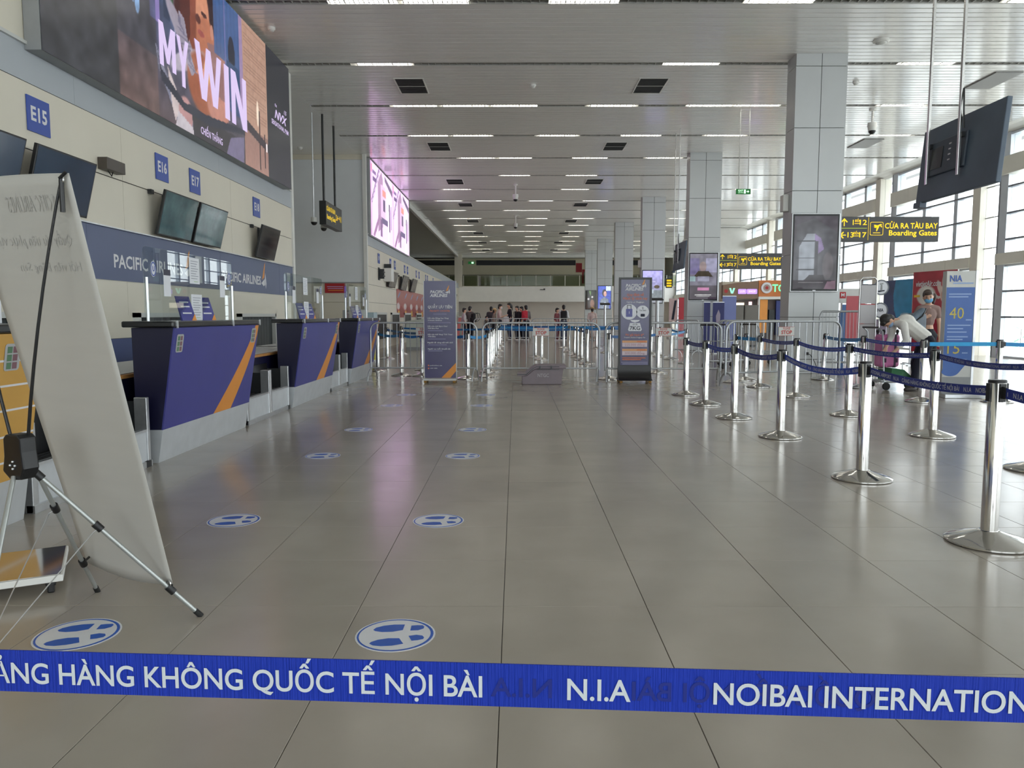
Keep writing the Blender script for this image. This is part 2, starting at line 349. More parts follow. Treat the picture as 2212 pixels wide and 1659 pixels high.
# vents
VB = mat('vent_mesh', (72,74,72), 0.6, 0.2, 0.1, 40)
vt = thing('ceiling_vent', '', 'ceiling vent', (0,0,CZ), 0, 'air vents in the ceiling')
b = MB(); w, l, t = 0.31, 0.56, 0.03
b.box(-w-t,w+t,-l-t,-l,-0.012,0); b.box(-w-t,w+t,l,l+t,-0.012,0); b.box(-w-t,-w,-l,l,-0.012,0); b.box(w,w+t,-l,l,-0.012,0); b.box(-w,w,-0.012,0.012,-0.011,0)
b.build('frame', M['white'], vt)
MB().box(-w,w,-l,l,-0.005,-0.001).build('grille', VB, vt)
vb = MB()
for k in range(22): y = -l+0.05*k+0.02; vb.box(-w,w,y,y+0.008,-0.011,-0.005)
vb.build('grille_bars', M['dark'], vt)['kind'] = 'stuff'
first = True
for side, x in (('left', -2.4), ('right', 3.11)):
    for k in range(8):
        lab = '%s square air vent from the front in the %s ceiling line' % (ORD[k], side)
        loc = (x, 18.1+6.3*k, CZ)
        if first: vt.location = loc; vt['label'] = lab; first = False
        else: dup(vt, loc, 0, lab)
ap = thing('access_panel', 'plain grey ceiling panel near the hanging television back', 'ceiling panel', (10.75,17.7,CZ), 0, 'ceiling access panels')
MB().box(-0.3,0.3,-0.6,0.6,-0.03,-0.002).build('panel', mat('panel_grey', (150,150,148), 0.5), ap, bevel=0.004)
dup(ap, (10.77,24.0,CZ), 0, 'plain grey ceiling panel further back beside the windows')
def dome(x, y, lab, drop=0.0, r=0.09):
    d = thing('ceiling_camera', lab, 'security camera', (x,y,CZ), 0, 'ceiling cameras and detectors')
    MB().lathe([(r,0),(r,-0.03),(r*0.8,-0.05)],16).build('base', M['white'], d, smooth=30)
    if drop:
        MB().lathe([(0.03,-0.03),(0.03,-drop)],10).build('rod', M['white'], d, smooth=30)
        MB().lathe([(0.11,-drop),(0.12,-drop-0.08),(0.09,-drop-0.2)],16).build('housing', M['white'], d, smooth=30)
        MB().ell((0,0,-drop-0.2),(0.09,0.09,0.09)).build('lens', M['black'], d, smooth=60)
    else: MB().ell((0,0,-0.05),(r*0.7,r*0.7,0.035)).build('lens', M['offwhite'], d, smooth=60)
dome(9.18,20.1,'white camera hanging from ceiling by a strip light', 0.35)
dome(0.0,31.3,'small camera hanging over the middle of the hall', 0.4)
dome(0.0,41.0,'farther small camera hanging over the middle of the hall', 0.4)
dome(7.05,15.2,'flat round white disc on the ceiling above nearest column', 0, 0.15)
dome(7.72,17.8,'small white ceiling detector right of nearest column', 0, 0.07)
dome(0.4,18.0,'small white ceiling detector between the two nearest vents', 0, 0.07)
dome(-6.8,24.5,'small white detector on the ceiling of the alcove', 0, 0.08)
dome(-4.5,14.5,'small white detector beside the big advertising screen', 0, 0.07)
# ---------------------------------------------------------------- left walls
WL = struct('wall_left')
GB = mat('grey_wall_band', (178,184,190), 0.45, 0, 0.02, 2)
b = MB(); b.box(-5.3,-5.0,-12,17.15,0,6.5); b.build('backing', M['seam'], WL)
panels = MB
zs = [(1.22,1.66),(1.66,2.29),(2.30,2.90),(2.912,3.58)]
for (z0, z1) in ((1.22,2.29),(2.30,2.905),(2.917,3.58)):
    for y0, y1 in ((-12,-6),(-6,0),(0,2.0),(2.0,5.9),(5.9,9.8),(9.8,13.5),(13.5,17.1)):
        MB().box(-5.0,-4.985,y0+0.003,y1-0.003,z0,z1).build('wall_panel', M['beige'], WL)
for y0, y1 in ((-12,0),(0,4.5),(4.5,8.8),(8.8,13.0),(13.0,17.1)): MB().box(-5.0,-4.98,y0+0.002,y1-0.002,3.585,3.95).build('grey_band_panel', GB, WL)
MB().box(-5.0,-4.95,-12,17.1,3.95,3.985).build('ledge', M['offwhite'], WL)
MB().box(-5.0,-4.985,7.2,17.1,3.985,6.5).build('upper_panel', M['beige'], WL)
MB().box(-5.0,-4.94,-12,17.1,2.285,2.30).build('rail', M['alu'], WL)
MB().box(-5.3,-4.95,17.1,17.22,0,6.5).build('end_post', M['white'], WL)
# window behind the wall at the far upper left
wn = struct('window_1'); MB().box(-5.0,-4.96,6.9,7.2,3.985,6.5).build('frame', M['white'], wn)
MB().box(-5.0,-4.975,2.0,6.9,3.985,6.5).build('pane', mat('dark_glass', (70,92,92), 0.08, 0, 0.05, 2), wn)
MB().box(-5.0,-4.93,6.84,6.9,3.985,6.5).build('dark_frame', M['dark'], wn)
# lower wall with baggage openings between wall piers
low = [(-12,2.2,0),(2.2,3.9,1),(3.9,6.0,0),(6.0,7.7,1),(7.7,9.9,0),(9.9,11.9,1),(11.9,13.6,0),(13.6,15.6,1),(15.6,17.1,0)]
for y0, y1, op in low:
    if op:
        MB().box(-5.0,-4.9,y0,y0+0.06,0,1.25).box(-5.0,-4.9,y1-0.06,y1,0,1.25).box(-5.0,-4.9,y0,y1,1.19,1.25).build('opening_frame', M['offwhite'], WL)
        k = 0
        for y in np.arange(y0+0.07, y1-0.1, 0.17):
            MB().box(-4.99,-4.975,y,y+0.16,0.3,1.18).build('curtain_strip', mat('rubber_curtain', (34,42,44), 0.5, 0, 0.2, 6), WL); k += 1
        MB().box(-5.0,-4.9,y0,y1,0,0.3).build('sill', M['grey'], WL)
    else:
        MB().box(-5.0,-4.985,y0,y1,0.93,1.22).build('wall_panel', M['beige'], WL)
        MB().box(-5.0,-4.98,y0,y1,0,0.925).build('blue_dado', mat('blue_dado', (84,96,140), 0.45, 0, 0.03, 3), WL)
WF = struct('wall_left_far')
MB().box(-5.3,-5.0,25.95,67,0,3.98).build('backing', M['seam'], WF)
for z0, z1 in ((0,0.9),(0.91,1.66),(1.67,2.27),(2.28,2.88),(2.89,3.58)):
    for y0 in range(8):
        ya = 25.62+5.17*y0; MB().box(-5.0,-4.985,ya+0.004,ya+5.166,z0,z1).build('wall_panel', M['beige'], WF)
MB().box(-5.0,-4.98,25.6,67,3.585,3.95).build('grey_band', GB, WF)
MB().box(-5.3,-4.95,25.92,67,3.95,3.985).build('ledge', M['offwhite'], WF)
MB().box(-5.3,-5.0,25.92,36.3,3.985,6.5).build('upper_wall', M['offwhite'], WF)
MB().box(-5.05,-4.93,25.5,25.62,0,6.5).build('corner_post', M['white'], WF)
MB().box(-5.12,-4.98,36.3,67,6.28,6.5).build('edge_beam', M['white'], WF)
MB().box(-5.3,-4.65,66.6,67.2,3.7,6.5).build('end_pillar', M['beige'], WF)
for y0, y1 in ((27.2,29.2),(30.5,32.4),(34,36),(38,40),(42,44)):
    MB().box(-4.985,-4.95,y0,y1,0.35,1.25).build('opening', M['black'], WF)
    MB().box(-4.985,-4.93,y0-0.08,y0,0.3,1.33).box(-4.985,-4.93,y1,y1+0.08,0.3,1.33).box(-4.985,-4.93,y0-0.08,y1+0.08,1.25,1.33).build('opening_frame', M['offwhite'], WF)
WB = struct('wall_alcove')
MB().box(-13,-5.05,25.6,25.9,2.32,6.34).build('grey_panel', mat('grey_bulkhead', (226,230,234), 0.5, 0, 0.02, 2), WB)
MB().box(-13,-5.0,25.56,25.9,6.34,6.5).build('frieze', M['beige'], WB)
MB().box(-13,-5.05,25.57,25.6,2.29,2.33).build('lower_edge', M['grey'], WB)
MB().box(-13,-5.05,25.62,25.9,1.665,2.29).box(-13,-5.05,25.62,25.9,0,1.655).build('lower_panel', M['beige'], WB)
MB().box(-13,-12.8,17,72,0,6.5).build('side_panel', M['beige'], WB)
MB().box(-13,-5.3,16.95,17.1,0,6.5).build('return_panel', M['beige'], WB)
# ---------------------------------------------------------------- far end
FW = struct('wall_far')
MB().box(-13,14.6,69.5,69.8,0,2.45).build('lower_wall', mat('far_wall', (234,225,216), 0.5, 0, 0.02, 1), FW)
MB().box(-13,14.6,67,69.8,2.41,3.76).build('white_band', mat('bright_white', (240,238,234), 0.5, 0, 0.02, 3), FW, bevel=0.01)
MB().box(-13,14.6,71.6,72,3.7,6.5).build('upper_wall', mat('tan_wall', (240,228,200), 0.5, 0, 0.02, 1), FW)
MB().box(-13,14.6,67.2,72,3.6,3.76).build('gallery_floor', M['grey'], FW)
MB().box(-13,14.6,67,67.3,6.26,6.5).build('beam', M['white'], FW)
for x0, x1 in ((-10,-4.9),(-3.65,5.6),(7.2,12.5)): MB().box(x0,x1,71.5,71.6,5.88,6.34).build('slot', M['black'], FW)
gl = glass('gallery_glass', (205,212,200), 0.02)
rail = thing('gallery_railing', 'glass balustrade with thin posts along the far upper gallery', 'railing', (0,67.05,3.76))
MB().tube([(-13,0,0.98),(14,0,0.98)],0.025,8).build('handrail', M['dark'], rail)
for k in range(20):
    x = -10.9+1.27*k
    MB().box(x-0.02,x+0.02,-0.02,0.02,0,0.97).build('post', M['white'], rail)
    MB().box(x+0.04,x+1.23,-0.006,0.006,0.05,0.92).build('glass_panel', gl, rail)
# ---------------------------------------------------------------- right glazed side
FRM = mat('blue_grey_frame', (206,213,220), 0.4, 0.3, 0.03, 4); FRD = mat('dark_frame', (128,132,140), 0.45, 0.3, 0.04, 5); SPN = mat('spandrel_panel', (226,224,212), 0.45, 0, 0.03, 2)
PST = mat('beige_post', (222,217,204), 0.5, 0, 0.03, 3); WG = glass('window_glass', (248,250,250), 0.0)
XW = 14.1
TR = [0.06,1.17,1.91,2.66,2.98,3.38,4.12,4.87,5.21,5.71,6.36]
def bay(n, yp, detail):
    wd = struct('window_%d' % n)
    def bx(nm, y0, y1, z0, z1, m, d0=-0.08, d1=0.12): return MB().box(XW+d0,XW+d1,y0,y1,z0,z1).build(nm, m, wd)
    bx('post', yp-0.40, yp-0.02, 0, 6.4, PST, -0.18, 0.25)
    bx('mullion', yp-1.55, yp-1.22, 0, 6.4, FRM, -0.1, 0.2); bx('mullion_edge', yp-1.22, yp-1.15, 0, 6.4, FRD, -0.1, 0.2)
    a = yp-6.37
    ys = [a+6.37-1.55, 0]
    cols = [(yp-3.33,yp-1.55),(yp-5.23,yp-3.54),(yp-6.37-0.02,yp-5.42)]
    for y in (yp-3.54, yp-5.42): bx('mullion', y, y+0.2, 0, 6.4, FRM)
    for z in (1.17,1.91,3.38,4.12,4.87): bx('transom', yp-6.39, yp-1.55, z-0.025, z+0.025, FRD, -0.1, 0.06)
    for z in (0.03,2.64,6.34): bx('rail', yp-6.39, yp-1.55, z-0.03, z+0.03, FRM)
    for (z0, z1) in ((2.67,2.99),(5.21,5.71)):
        k = 4
        for i in range(k):
            y0 = yp-6.39+(6.39-1.3)*i/k; bx('spandrel', y0+0.006, y0+(6.39-1.3)/k-0.006, z0, z1, SPN, -0.22, 0.1)
    for z0, z1 in ((0.06,1.145),(1.195,1.885),(1.935,2.61),(3.0,3.355),(3.405,4.095),(4.145,4.845),(4.895,5.21),(5.71,6.31)):
        for y0, y1 in cols: bx('pane', y0, y1, z0, z1, WG, 0.0, 0.012)
    # narrow bright strip between the posts
    for z0, z1 in ((0.0,1.4),(1.41,2.3),(2.31,3.2),(3.21,4.1),(4.11,5.0),(5.01,6.4)): bx('strip_pane', yp-1.15, yp-0.40, z0, z1, WG, 0.0, 0.012)
    for z in (1.4,2.3,3.2,4.1,5.0): bx('strip_joint', yp-1.15, yp-0.40, z-0.008, z+0.02, M['grey'], -0.01, 0.02)
n = 2
for k in range(-4, 8):
    bay(n, 23.6+6.37*k, True); n += 1
br = struct('wall_right'); MB().box(XW-0.1,XW+0.2,-12,-8.2,0,6.5).build('pier', M['white'], br); MB().box(XW-0.1,XW+0.2,68.2,72,0,6.5).build('end_pier', M['white'], br)
MB().box(10.6,14.0,46.5,48.5,4.9,6.49).build('bulkhead', M['white'], br, bevel=0.02)
MB().box(14.6,60,-40,110,-0.3,-0.05).build('ground_outside', mat('pale_paving', (238,238,234), 0.8, 0, 0.05, 0.4))['kind'] = 'structure'
wb = struct('wall_back')
for k in range(10): MB().box(-5+2.1*k,-4.85+2.1*k,-12.2,-12,0,6.5).build('mullion', FRM, wb)
for z in (0.03,2.2,4.3,6.44): MB().box(-5,14.1,-12.15,-12.05,z-0.03,z+0.03).build('transom', FRD, wb)
for k in range(9):
    for z0, z1 in ((0.06,2.17),(2.23,4.27),(4.33,6.41)): MB().box(-4.85+2.1*k,-2.9+2.1*k,-12.106,-12.094,z0,z1).build('pane', WG, wb)
# ---------------------------------------------------------------- clad columns
CP = mat('column_cladding', (196,199,200), 0.33, 0.15, 0.015, 1.5)
def column(n, yf):
    c = thing('clad_column', '%s square column clad in grey metal panels' % ['nearest','second nearest','third','fourth','fifth','farthest'][n], 'column', (6.21,yf,0), 0, 'grey clad columns down the hall')
    MB().box(-0.50,0.50,0.02,0.48,0,6.5).build('core', M['seam'], c)
    zz = [0,0.3,1.18,2.47,3.77,5.03,6.25,6.5]; g = 0.006
    for i in range(1,8):
        z0, z1 = zz[i-1]+g, zz[i]-g
        if i == 7: z1 = 6.498
        MB().box(-0.52,-g,0,0.03,z0,z1).build('panel', CP, c); MB().box(g,0.52,0,0.03,z0,z1).build('panel', CP, c)
        MB().box(-0.52,-0.49,0.032,0.5,z0-0.002,z1+0.002).build('side_panel', CP, c); MB().box(0.49,0.52,0.032,0.5,z0,z1).build('side_panel', CP, c)
        MB().box(-0.49,0.49,0.47,0.5,z0,z1).build('back_panel', CP, c)
for n, yf in enumerate((15.93,25.3,34.6,43.9,53.2,62.5)): column(n, yf)
# ---------------------------------------------------------------- big advertising screens
def fin(parent, fr, u, v, s):
    """airline mark: orange tail blade over two white strokes"""
    decal(parent, fr, [(u+0.10*s,v+0.10*s),(u+0.42*s,v+0.24*s),(u+0.58*s,v+0.95*s),(u+0.44*s,v+0.80*s)], M['orange'], 'logo_blade', 0.003)
    decal(parent, fr, [(u,v-0.05*s),(u+0.46*s,v+0.16*s),(u+0.50*s,v-0.12*s),(u+0.30*s,v-0.18*s)], M['letter'], 'logo_stroke', 0.003)
    decal(parent, fr, [(u+0.58*s,v+0.45*s),(u+0.70*s,v-0.05*s),(u+0.60*s,v-0.30*s),(u+0.50*s,v+0.15*s)], M['letter'], 'logo_stroke', 0.003)
LEDW = mat('lit_white', (228,208,250), 0.5, emit=0.56, ebase=0.02)
ad = thing('advertising_screen', 'huge lit wall screen reading MY WIN above the purple check-in counters', 'screen', (-4.9,12.25,5.15))
MB().box(-0.08,0.09,-4.3,4.3,-1.25,1.25).build('cabinet', M['grey'], ad, bevel=0.004)
fr = frame((0.1,0,0),(0,1,0),(0,0,1))
P = Pic(430, 130, (54,56,62)); U = lambda y: (y-7.95)/8.6; V = lambda z: (z-3.9)/2.5
P.rect(U(9.47),U(10.6),0,1,(62,62,74)); P.grad(U(9.47),U(10.6),0,0.30,(112,82,78),(84,70,76)); P.ell(U(10.0),V(5.2),0.008,0.07,(110,160,220)); P.ell(U(9.9),V(5.25),0.004,0.05,(90,130,180)); P.rect(U(10.35),U(10.6),0.5,1,(70,74,120))
P.grad(U(10.5),U(13.75),0,1,(84,66,74),(46,86,150)); P.grain(0.22, 3, 7)
P.rect(U(10.5),U(10.62),0.5,1,(130,110,190)); P.rect(U(10.75),U(10.95),0.55,1,(40,56,88)); P.ell(U(10.9),V(5.75),0.01,0.06,(180,200,210)); P.ell(U(11.05),V(5.5),0.012,0.08,(50,96,60)); P.rect(U(11.05),U(11.1),0.5,1,(150,150,190))
P.ell(U(11.5),V(5.7),0.055,0.34,(72,26,24)); P.ell(U(11.75),V(5.75),0.04,0.24,(150,66,44)); P.ell(U(11.72),V(5.35),0.045,0.16,(140,58,34)); P.ell(U(12.3),V(6.05),0.035,0.28,(46,24,28)); P.ell(U(12.08),V(5.75),0.032,0.22,(222,134,92)); P.ell(U(12.2),V(5.35),0.05,0.2,(196,104,66)); P.ell(U(12.75),V(5.1),0.06,0.22,(176,110,96))
P.ell(U(11.3),V(5.25),0.03,0.16,(150,140,160), rot=20); P.ell(U(11.5),V(4.95),0.035,0.14,(170,160,180), rot=-30); P.ell(U(12.0),V(4.75),0.07,0.2,(170,80,44)); P.ell(U(12.2),V(4.9),0.02,0.12,(232,160,60)); P.ell(U(12.6),V(4.6),0.06,0.15,(200,120,100))
P.poly([(U(11.45),V(6.4)),(U(11.62),V(5.9)),(U(11.60),V(5.35)),(U(11.42),V(5.0)),(U(11.28),V(5.5)),(U(11.3),V(6.4))],(92,34,26)); P.ell(U(11.9),V(5.68),0.012,0.03,(96,40,34)); P.ell(U(12.0),V(5.5),0.016,0.02,(170,66,60)); P.ell(U(12.13),V(5.82),0.014,0.016,(74,36,34)); P.poly([(U(12.16),V(5.76)),(U(12.10),V(5.62)),(U(12.18),V(5.6))],(190,104,72))
P.ell(U(12.42),V(5.66),0.008,0.05,(206,130,104)); P.poly([(U(12.22),V(5.45)),(U(12.5),V(5.5)),(U(12.95),V(5.15)),(U(13.05),V(4.7)),(U(12.4),V(4.75))],(150,98,96)); P.poly([(U(11.22),V(5.55)),(U(11.4),V(5.5)),(U(11.55),V(5.1)),(U(11.75),V(4.85)),(U(11.6),V(4.75)),(U(11.3),V(5.05))],(146,136,158))
for k in range(9): P.ell(U(11.24+0.05*k),V(5.42-0.07*k),0.006,0.025,(110,104,134),rot=30*k)
P.poly([(U(11.75),V(4.85)),(U(11.9),V(5.0)),(U(12.1),V(4.98)),(U(12.05),V(4.86))],(216,128,90))
P.rect(U(12.5),U(13.75),0.6,1,(52,92,160),0.85)
for k in range(7): P.rect(U(12.6+0.16*k),U(12.62+0.16*k),0.62,1,(40,70,130),0.8); P.rect(U(12.95),U(13.0),0.45,1,(90,100,170)); P.ell(U(13.25),V(5.6),0.018,0.12,(36,40,60)); P.rect(U(13.62),U(13.78),0.35,1,(150,120,170)); P.rect(U(13.0),U(13.6),0.3,0.62,(36,70,120))
P.rect(U(13.78),U(15.05),0.28,1,(188,138,112))
for k in range(26): P.rect(U(13.85),U(15.0),0.34+0.025*k,0.345+0.025*k,(150,104,84),0.7)
P.ell(U(14.5),V(4.95),0.008,0.1,(250,220,190)); P.grad(U(13.78),U(15.05),0,0.28,(170,120,104),(150,104,92)); P.poly([(U(13.8),0.26),(U(15.05),0.18),(U(15.05),0.24),(U(13.8),0.33)],(58,48,58)); P.rect(U(14.55),U(14.62),0.02,0.45,(64,46,50)); P.rect(U(14.85),U(14.9),0.05,0.3,(64,46,50)); P.rect(U(14.95),U(15.02),0.18,0.24,(250,230,230))
P.poly([(U(10.45),0.38),(U(10.55),0.25),(U(10.9),0.1),(U(11.1),0),(U(11.8),0),(U(11.85),0.1),(U(10.9),0.2)],(120,122,150)); P.poly([(U(10.8),0.30),(U(11.2),0.15),(U(11.0),0.02),(U(10.9),0.1)],(200,180,180)); P.ell(U(11.35),0.10,0.03,0.1,(190,130,130)); P.poly([(U(11.0),0.0),(U(11.1),0.09),(U(11.75),0.02),(U(11.7),0)],(190,180,190))
P.poly([(U(11.55),0.13),(U(13.4),0.15),(U(13.2),0),(U(11.6),0)],(52,48,56)); P.poly([(U(12.9),0.0),(U(13.1),0.12),(U(13.75),0.18),(U(13.7),0)],(110,100,140))
P.poly([(U(10.5),0.36),(U(10.62),0.26),(U(11.3),0.16),(U(12.2),0.17),(U(13.8),0.235),(U(13.8),0.20),(U(12.2),0.11),(U(11.3),0.11),(U(10.6),0.20)],(42,46,66))
P.rect(U(15.06),1,0,1,(40,42,52)); P.grain(0.05, 9, 3); g_ = P.c.mean(axis=2, keepdims=True); P.c = (P.c*0.72+g_*0.28)*0.92
P.build('picture', fr, 8.6, 2.5, picmat('advert_screen_picture', 0.75), ad)
GL_ = {'M':[(0,0),(0,1),(.27,1),(.5,.46),(.73,1),(1,1),(1,0),(.76,0),(.76,.55),(.58,.12),(.42,.12),(.24,.55),(.24,0)], 'Y':[(.36,0),(.36,.40),(0,1),(.28,1),(.5,.62),(.72,1),(1,1),(.64,.40),(.64,0)],
 'W':[(0,1),(.18,1),(.29,.36),(.42,1),(.58,1),(.71,.36),(.82,1),(1,1),(.80,0),(.62,0),(.5,.58),(.38,0),(.20,0)], 'I':[(0,0),(1,0),(1,1),(0,1)], 'N':[(0,0),(0,1),(.30,1),(.74,.38),(.74,1),(1,1),(1,0),(.70,0),(.26,.62),(.26,0)]}
for ch, y0, y1, z0, z1 in (('M',10.56,11.06,4.60,5.18),('Y',11.10,11.50,4.50,5.18),('W',11.72,12.76,4.52,5.34),('I',12.87,13.08,4.47,5.34),('N',13.17,13.90,4.47,5.36)):
    b = MB(); b.add([fr(y0-12.25+p[0]*(y1-y0), z0-5.15+p[1]*(z1-z0), 0.006) for p in GL_[ch]], [tuple(range(len(GL_[ch])))]); b.build('block_letter', LEDW, ad)
write(ad, fr, 'CHIẾN THẮNG', 0.15, LEDW, u=12.28-12.25, v=4.03-5.15, d=0.006, width=0.86, bold=0.01)
write(ad, fr, 'NVX', 0.24, LEDW, u=15.92-12.25, v=5.22-5.15, d=0.006, width=0.8, bold=0.02, shear=0.3)
write(ad, fr, 'the', 0.10, LEDW, u=15.60-12.25, v=5.40-5.15, d=0.006); write(ad, fr, '155', 0.12, LEDW, u=16.2-12.25, v=5.40-5.15, d=0.006, shear=0.3)
write(ad, fr, 'SENSATIONAL PXM', 0.13, LEDW, u=15.86-12.25, v=5.03-5.15, d=0.006, width=1.1, bold=0.01)
a2 = thing('advertising_screen', 'bright pink lit wall screen past the grey alcove wall', 'screen', (-4.95,30.75,5.2))
MB().box(-0.04,0.045,-4.8,4.62,-1.3,1.28).build('cabinet', M['grey'], a2)
P = Pic(220, 80, (232,190,240))
for o_ in (0.0, 0.5):
    X_ = lambda a: o_+a*0.5
    P.rect(X_(0),X_(0.06),0,1,(225,165,225)); P.rect(X_(0.02),X_(0.06),0.86,0.97,(230,90,120)); P.rect(X_(0.08),X_(0.22),0.86,0.9,(110,90,130)); P.rect(X_(0.09),X_(0.24),0.76,0.82,(90,70,110))
    P.poly([(X_(0.02),0.48),(X_(0.34),1.0),(X_(0.40),1.0),(X_(0.05),0.44)],(90,74,110)); P.poly([(X_(0.04),0.47),(X_(0.37),1.0),(X_(0.385),1.0),(X_(0.05),0.46)],(220,190,230))
    P.poly([(X_(0.30),0.80),(X_(0.46),1.0),(X_(0.52),0.9),(X_(0.50),0.2),(X_(0.30),0.1)],(150,120,150)); P.rect(X_(0.42),X_(0.62),0.34,0.80,(212,168,214)); P.rect(X_(0.50),X_(0.66),0.66,0.76,(236,130,120)); P.rect(X_(0.52),X_(0.62),0.45,0.62,(84,72,100)); P.rect(X_(0.46),X_(0.74),0.26,0.34,(90,80,112)); P.rect(X_(0.40),X_(0.48),0.06,0.3,(110,84,120)); P.rect(X_(0.58),X_(0.72),0.1,0.24,(214,190,246))
    P.poly([(X_(0.60),0.98),(X_(1.0),0.86),(X_(1.0),0.76),(X_(0.62),0.9)],(96,84,108)); P.ell(X_(0.82),0.66,0.06,0.14,(250,226,250)); P.rect(X_(0.80),X_(0.86),0.2,0.62,(84,70,100)); P.rect(X_(0.9),X_(0.93),0.25,0.6,(150,110,170)); P.poly([(X_(0.08),0.02),(X_(0.34),0.36),(X_(0.38),0.3),(X_(0.14),0)],(140,104,140)); P.rect(X_(0.74),X_(0.80),0,0.5,(245,214,250))
P.build('picture', frame((0.05,0,0),(0,1,0),(0,0,1)), 9.2, 2.5, picmat('pink_screen_picture', 1.0), a2)
# ---------------------------------------------------------------- counter numbers, airline band, wall monitors
SB = mat('blue_sign', (58,84,168), 0.4, 0, 0.02, 5)
def plate(y, txt, z=3.28, w=0.375, x=-4.98):
    p = thing('counter_number_sign', 'blue wall sign with white number %s' % txt, 'sign', (x,y,z))
    MB().box(0,0.012,-w/2,w/2,-0.178,0.178).build('plate', SB, p)
    write(p, frame((0.012,0,0),(0,1,0),(0,0,1)), txt, 0.2, M['letter'], width=0.27, bold=0.03)
for y, t in ((8.11,'E15'),(10.885,'E16'),(11.99,'E17'),(14.8,'E18'),(27.9,'E19'),(30.5,'E20'),(31.6,'E21'),(34.4,'E22'),(35.3,'E23'),(38.4,'E24'),(39.5,'E25'),(42.4,'E26'),(43.3,'E27'),(46.2,'E28')): plate(y, t)
AB = mat('slate_blue_band', (88,98,130), 0.42, 0, 0.04, 1.5)
ba = thing('airline_sign_band', 'slate blue wall band with white airline name above the counters', 'sign', (-4.985,0,1.967))
for y0, y1 in ((5.0,8.9),(8.9,12.9),(12.9,16.1),(16.1,17.08)): MB().box(0,0.012,y0+0.002,y1-0.002,-0.317,0.317).build('band_panel', AB, ba)
fb = frame((0.012,0,0),(0,1,0),(0,0,1))
write(ba, fb, 'PACIFIC AIRLINES', 0.23, M['letter'], u=10.45, v=-0.085, width=1.95, bold=0.02); fin(ba, fb, 11.48, -0.1, 0.36)
write(ba, fb, 'PACIFIC AIRLINES', 0.23, M['letter'], u=13.95, v=-0.085, width=1.95, bold=0.02); fin(ba, fb, 14.95, -0.1, 0.42)
write(ba, fb, 'PACIFIC AIRLINES', 0.23, M['letter'], u=6.6, v=-0.085, width=1.95, bold=0.02)
def monitor(y, lab, scr, w=1.07, z=2.62, h=0.62):
    t = thing('wall_monitor', lab, 'monitor', (-4.98,y,z), 0, 'tilted monitors on the check-in wall')
    q = Matrix.Rotation(R(14), 3, 'Y'); c = Vector((0.155,0,0))
    def pl(bx):
        b = MB(); b.box(*bx); b.v = [tuple(c + q @ Vector(v)) for v in b.v]; return b
    pl((-0.02,0.02,-w/2,w/2,-h/2,h/2)).build('bezel', M['black'], t, bevel=0.004)
    pl((0.0205,0.022,-w/2+0.018,w/2-0.018,-h/2+0.022,h/2-0.018)).build('screen', scr, t)
    pl((-0.07,-0.02,-w*0.33,w*0.33,-h*0.42,h*0.25)).build('rear_housing', M['black'], t, bevel=0.01)
    MB().box(0,0.03,-0.14,0.14,-0.12,0.28).box(0.03,0.14,-0.03,0.03,0.0,0.05).box(0.0,0.05,-w/2-0.02,-w/2+0.06,0.24,0.30).build('bracket', M['dark'], t)
S1 = mat('screen_glass_blue', (40,62,84), 0.12, 0, 0.1, 2, spec=0.8); S2 = mat('screen_teal_reflection', (80,108,112), 0.06, 0, 0.3, 5, spec=0.6, bump=0.12, bscale=4); S3 = mat('screen_glass_black', (26,28,34), 0.07, 0, 0.1, 3, spec=1.0)  # teal screen: reflected windows are put into its mottled base colour
monitor(6.98, 'dark blue tilted monitor cut off at the left, before sign E15', S1); monitor(8.22, 'dark blue tilted monitor under sign E15 behind grey banner top', S1)
monitor(11.0, 'tilted monitor with painted teal reflection under sign E16', S2); monitor(12.16, 'tilted monitor with painted teal reflection under sign E17', S2); monitor(14.97, 'small looking black tilted monitor under sign E18', S3)
S4 = mat('screen_glass_grey', (120,116,112), 0.25, 0, 0.2, 4)
monitor(30.2, 'first grey monitor on the far check-in wall', S4, 1.6); monitor(33.3, 'second grey monitor on the far check-in wall', S4, 1.6); monitor(36.3, 'third grey monitor on the far check-in wall', S4, 1.6); monitor(61, 'last grey monitor at the end of the far check-in wall', S4, 2.4)
t = thing('wall_projector', 'small dark box fixed to the wall between E15 and E16', 'device', (-4.985,9.44,3.03)); MB().box(0,0.12,-0.21,0.21,-0.07,0.07).build('box', mat('brown_plastic', (74,66,58), 0.4, 0, 0.1, 9), t, bevel=0.006); MB().tube([(0.06,-0.1,-0.07),(0.08,-0.05,-0.13),(0.06,0.02,-0.07)],0.006,6).build('cable', M['black'], t)
t = thing('wall_speaker', 'white boxed wall unit on the far check-in wall', 'device', (-4.985,29.2,2.75)); MB().box(0,0.3,-0.3,0.3,-0.25,0.25).build('box', M['white'], t, bevel=0.01); MB().box(0.02,0.28,-0.28,-0.22,0.25,0.4).build('bracket', M['dark'], t)
t = thing('wall_bracket', 'empty dark monitor bracket near the alcove corner', 'bracket', (-4.985,27.9,2.75)); MB().box(0,0.03,-0.15,0.15,-0.25,0.2).box(0.03,0.2,-0.02,0.02,-0.2,0.15).box(0.16,0.2,-0.2,0.2,-0.12,-0.08).box(0.16,0.2,-0.2,0.2,0.02,0.06).build('arm', M['dark'], t)
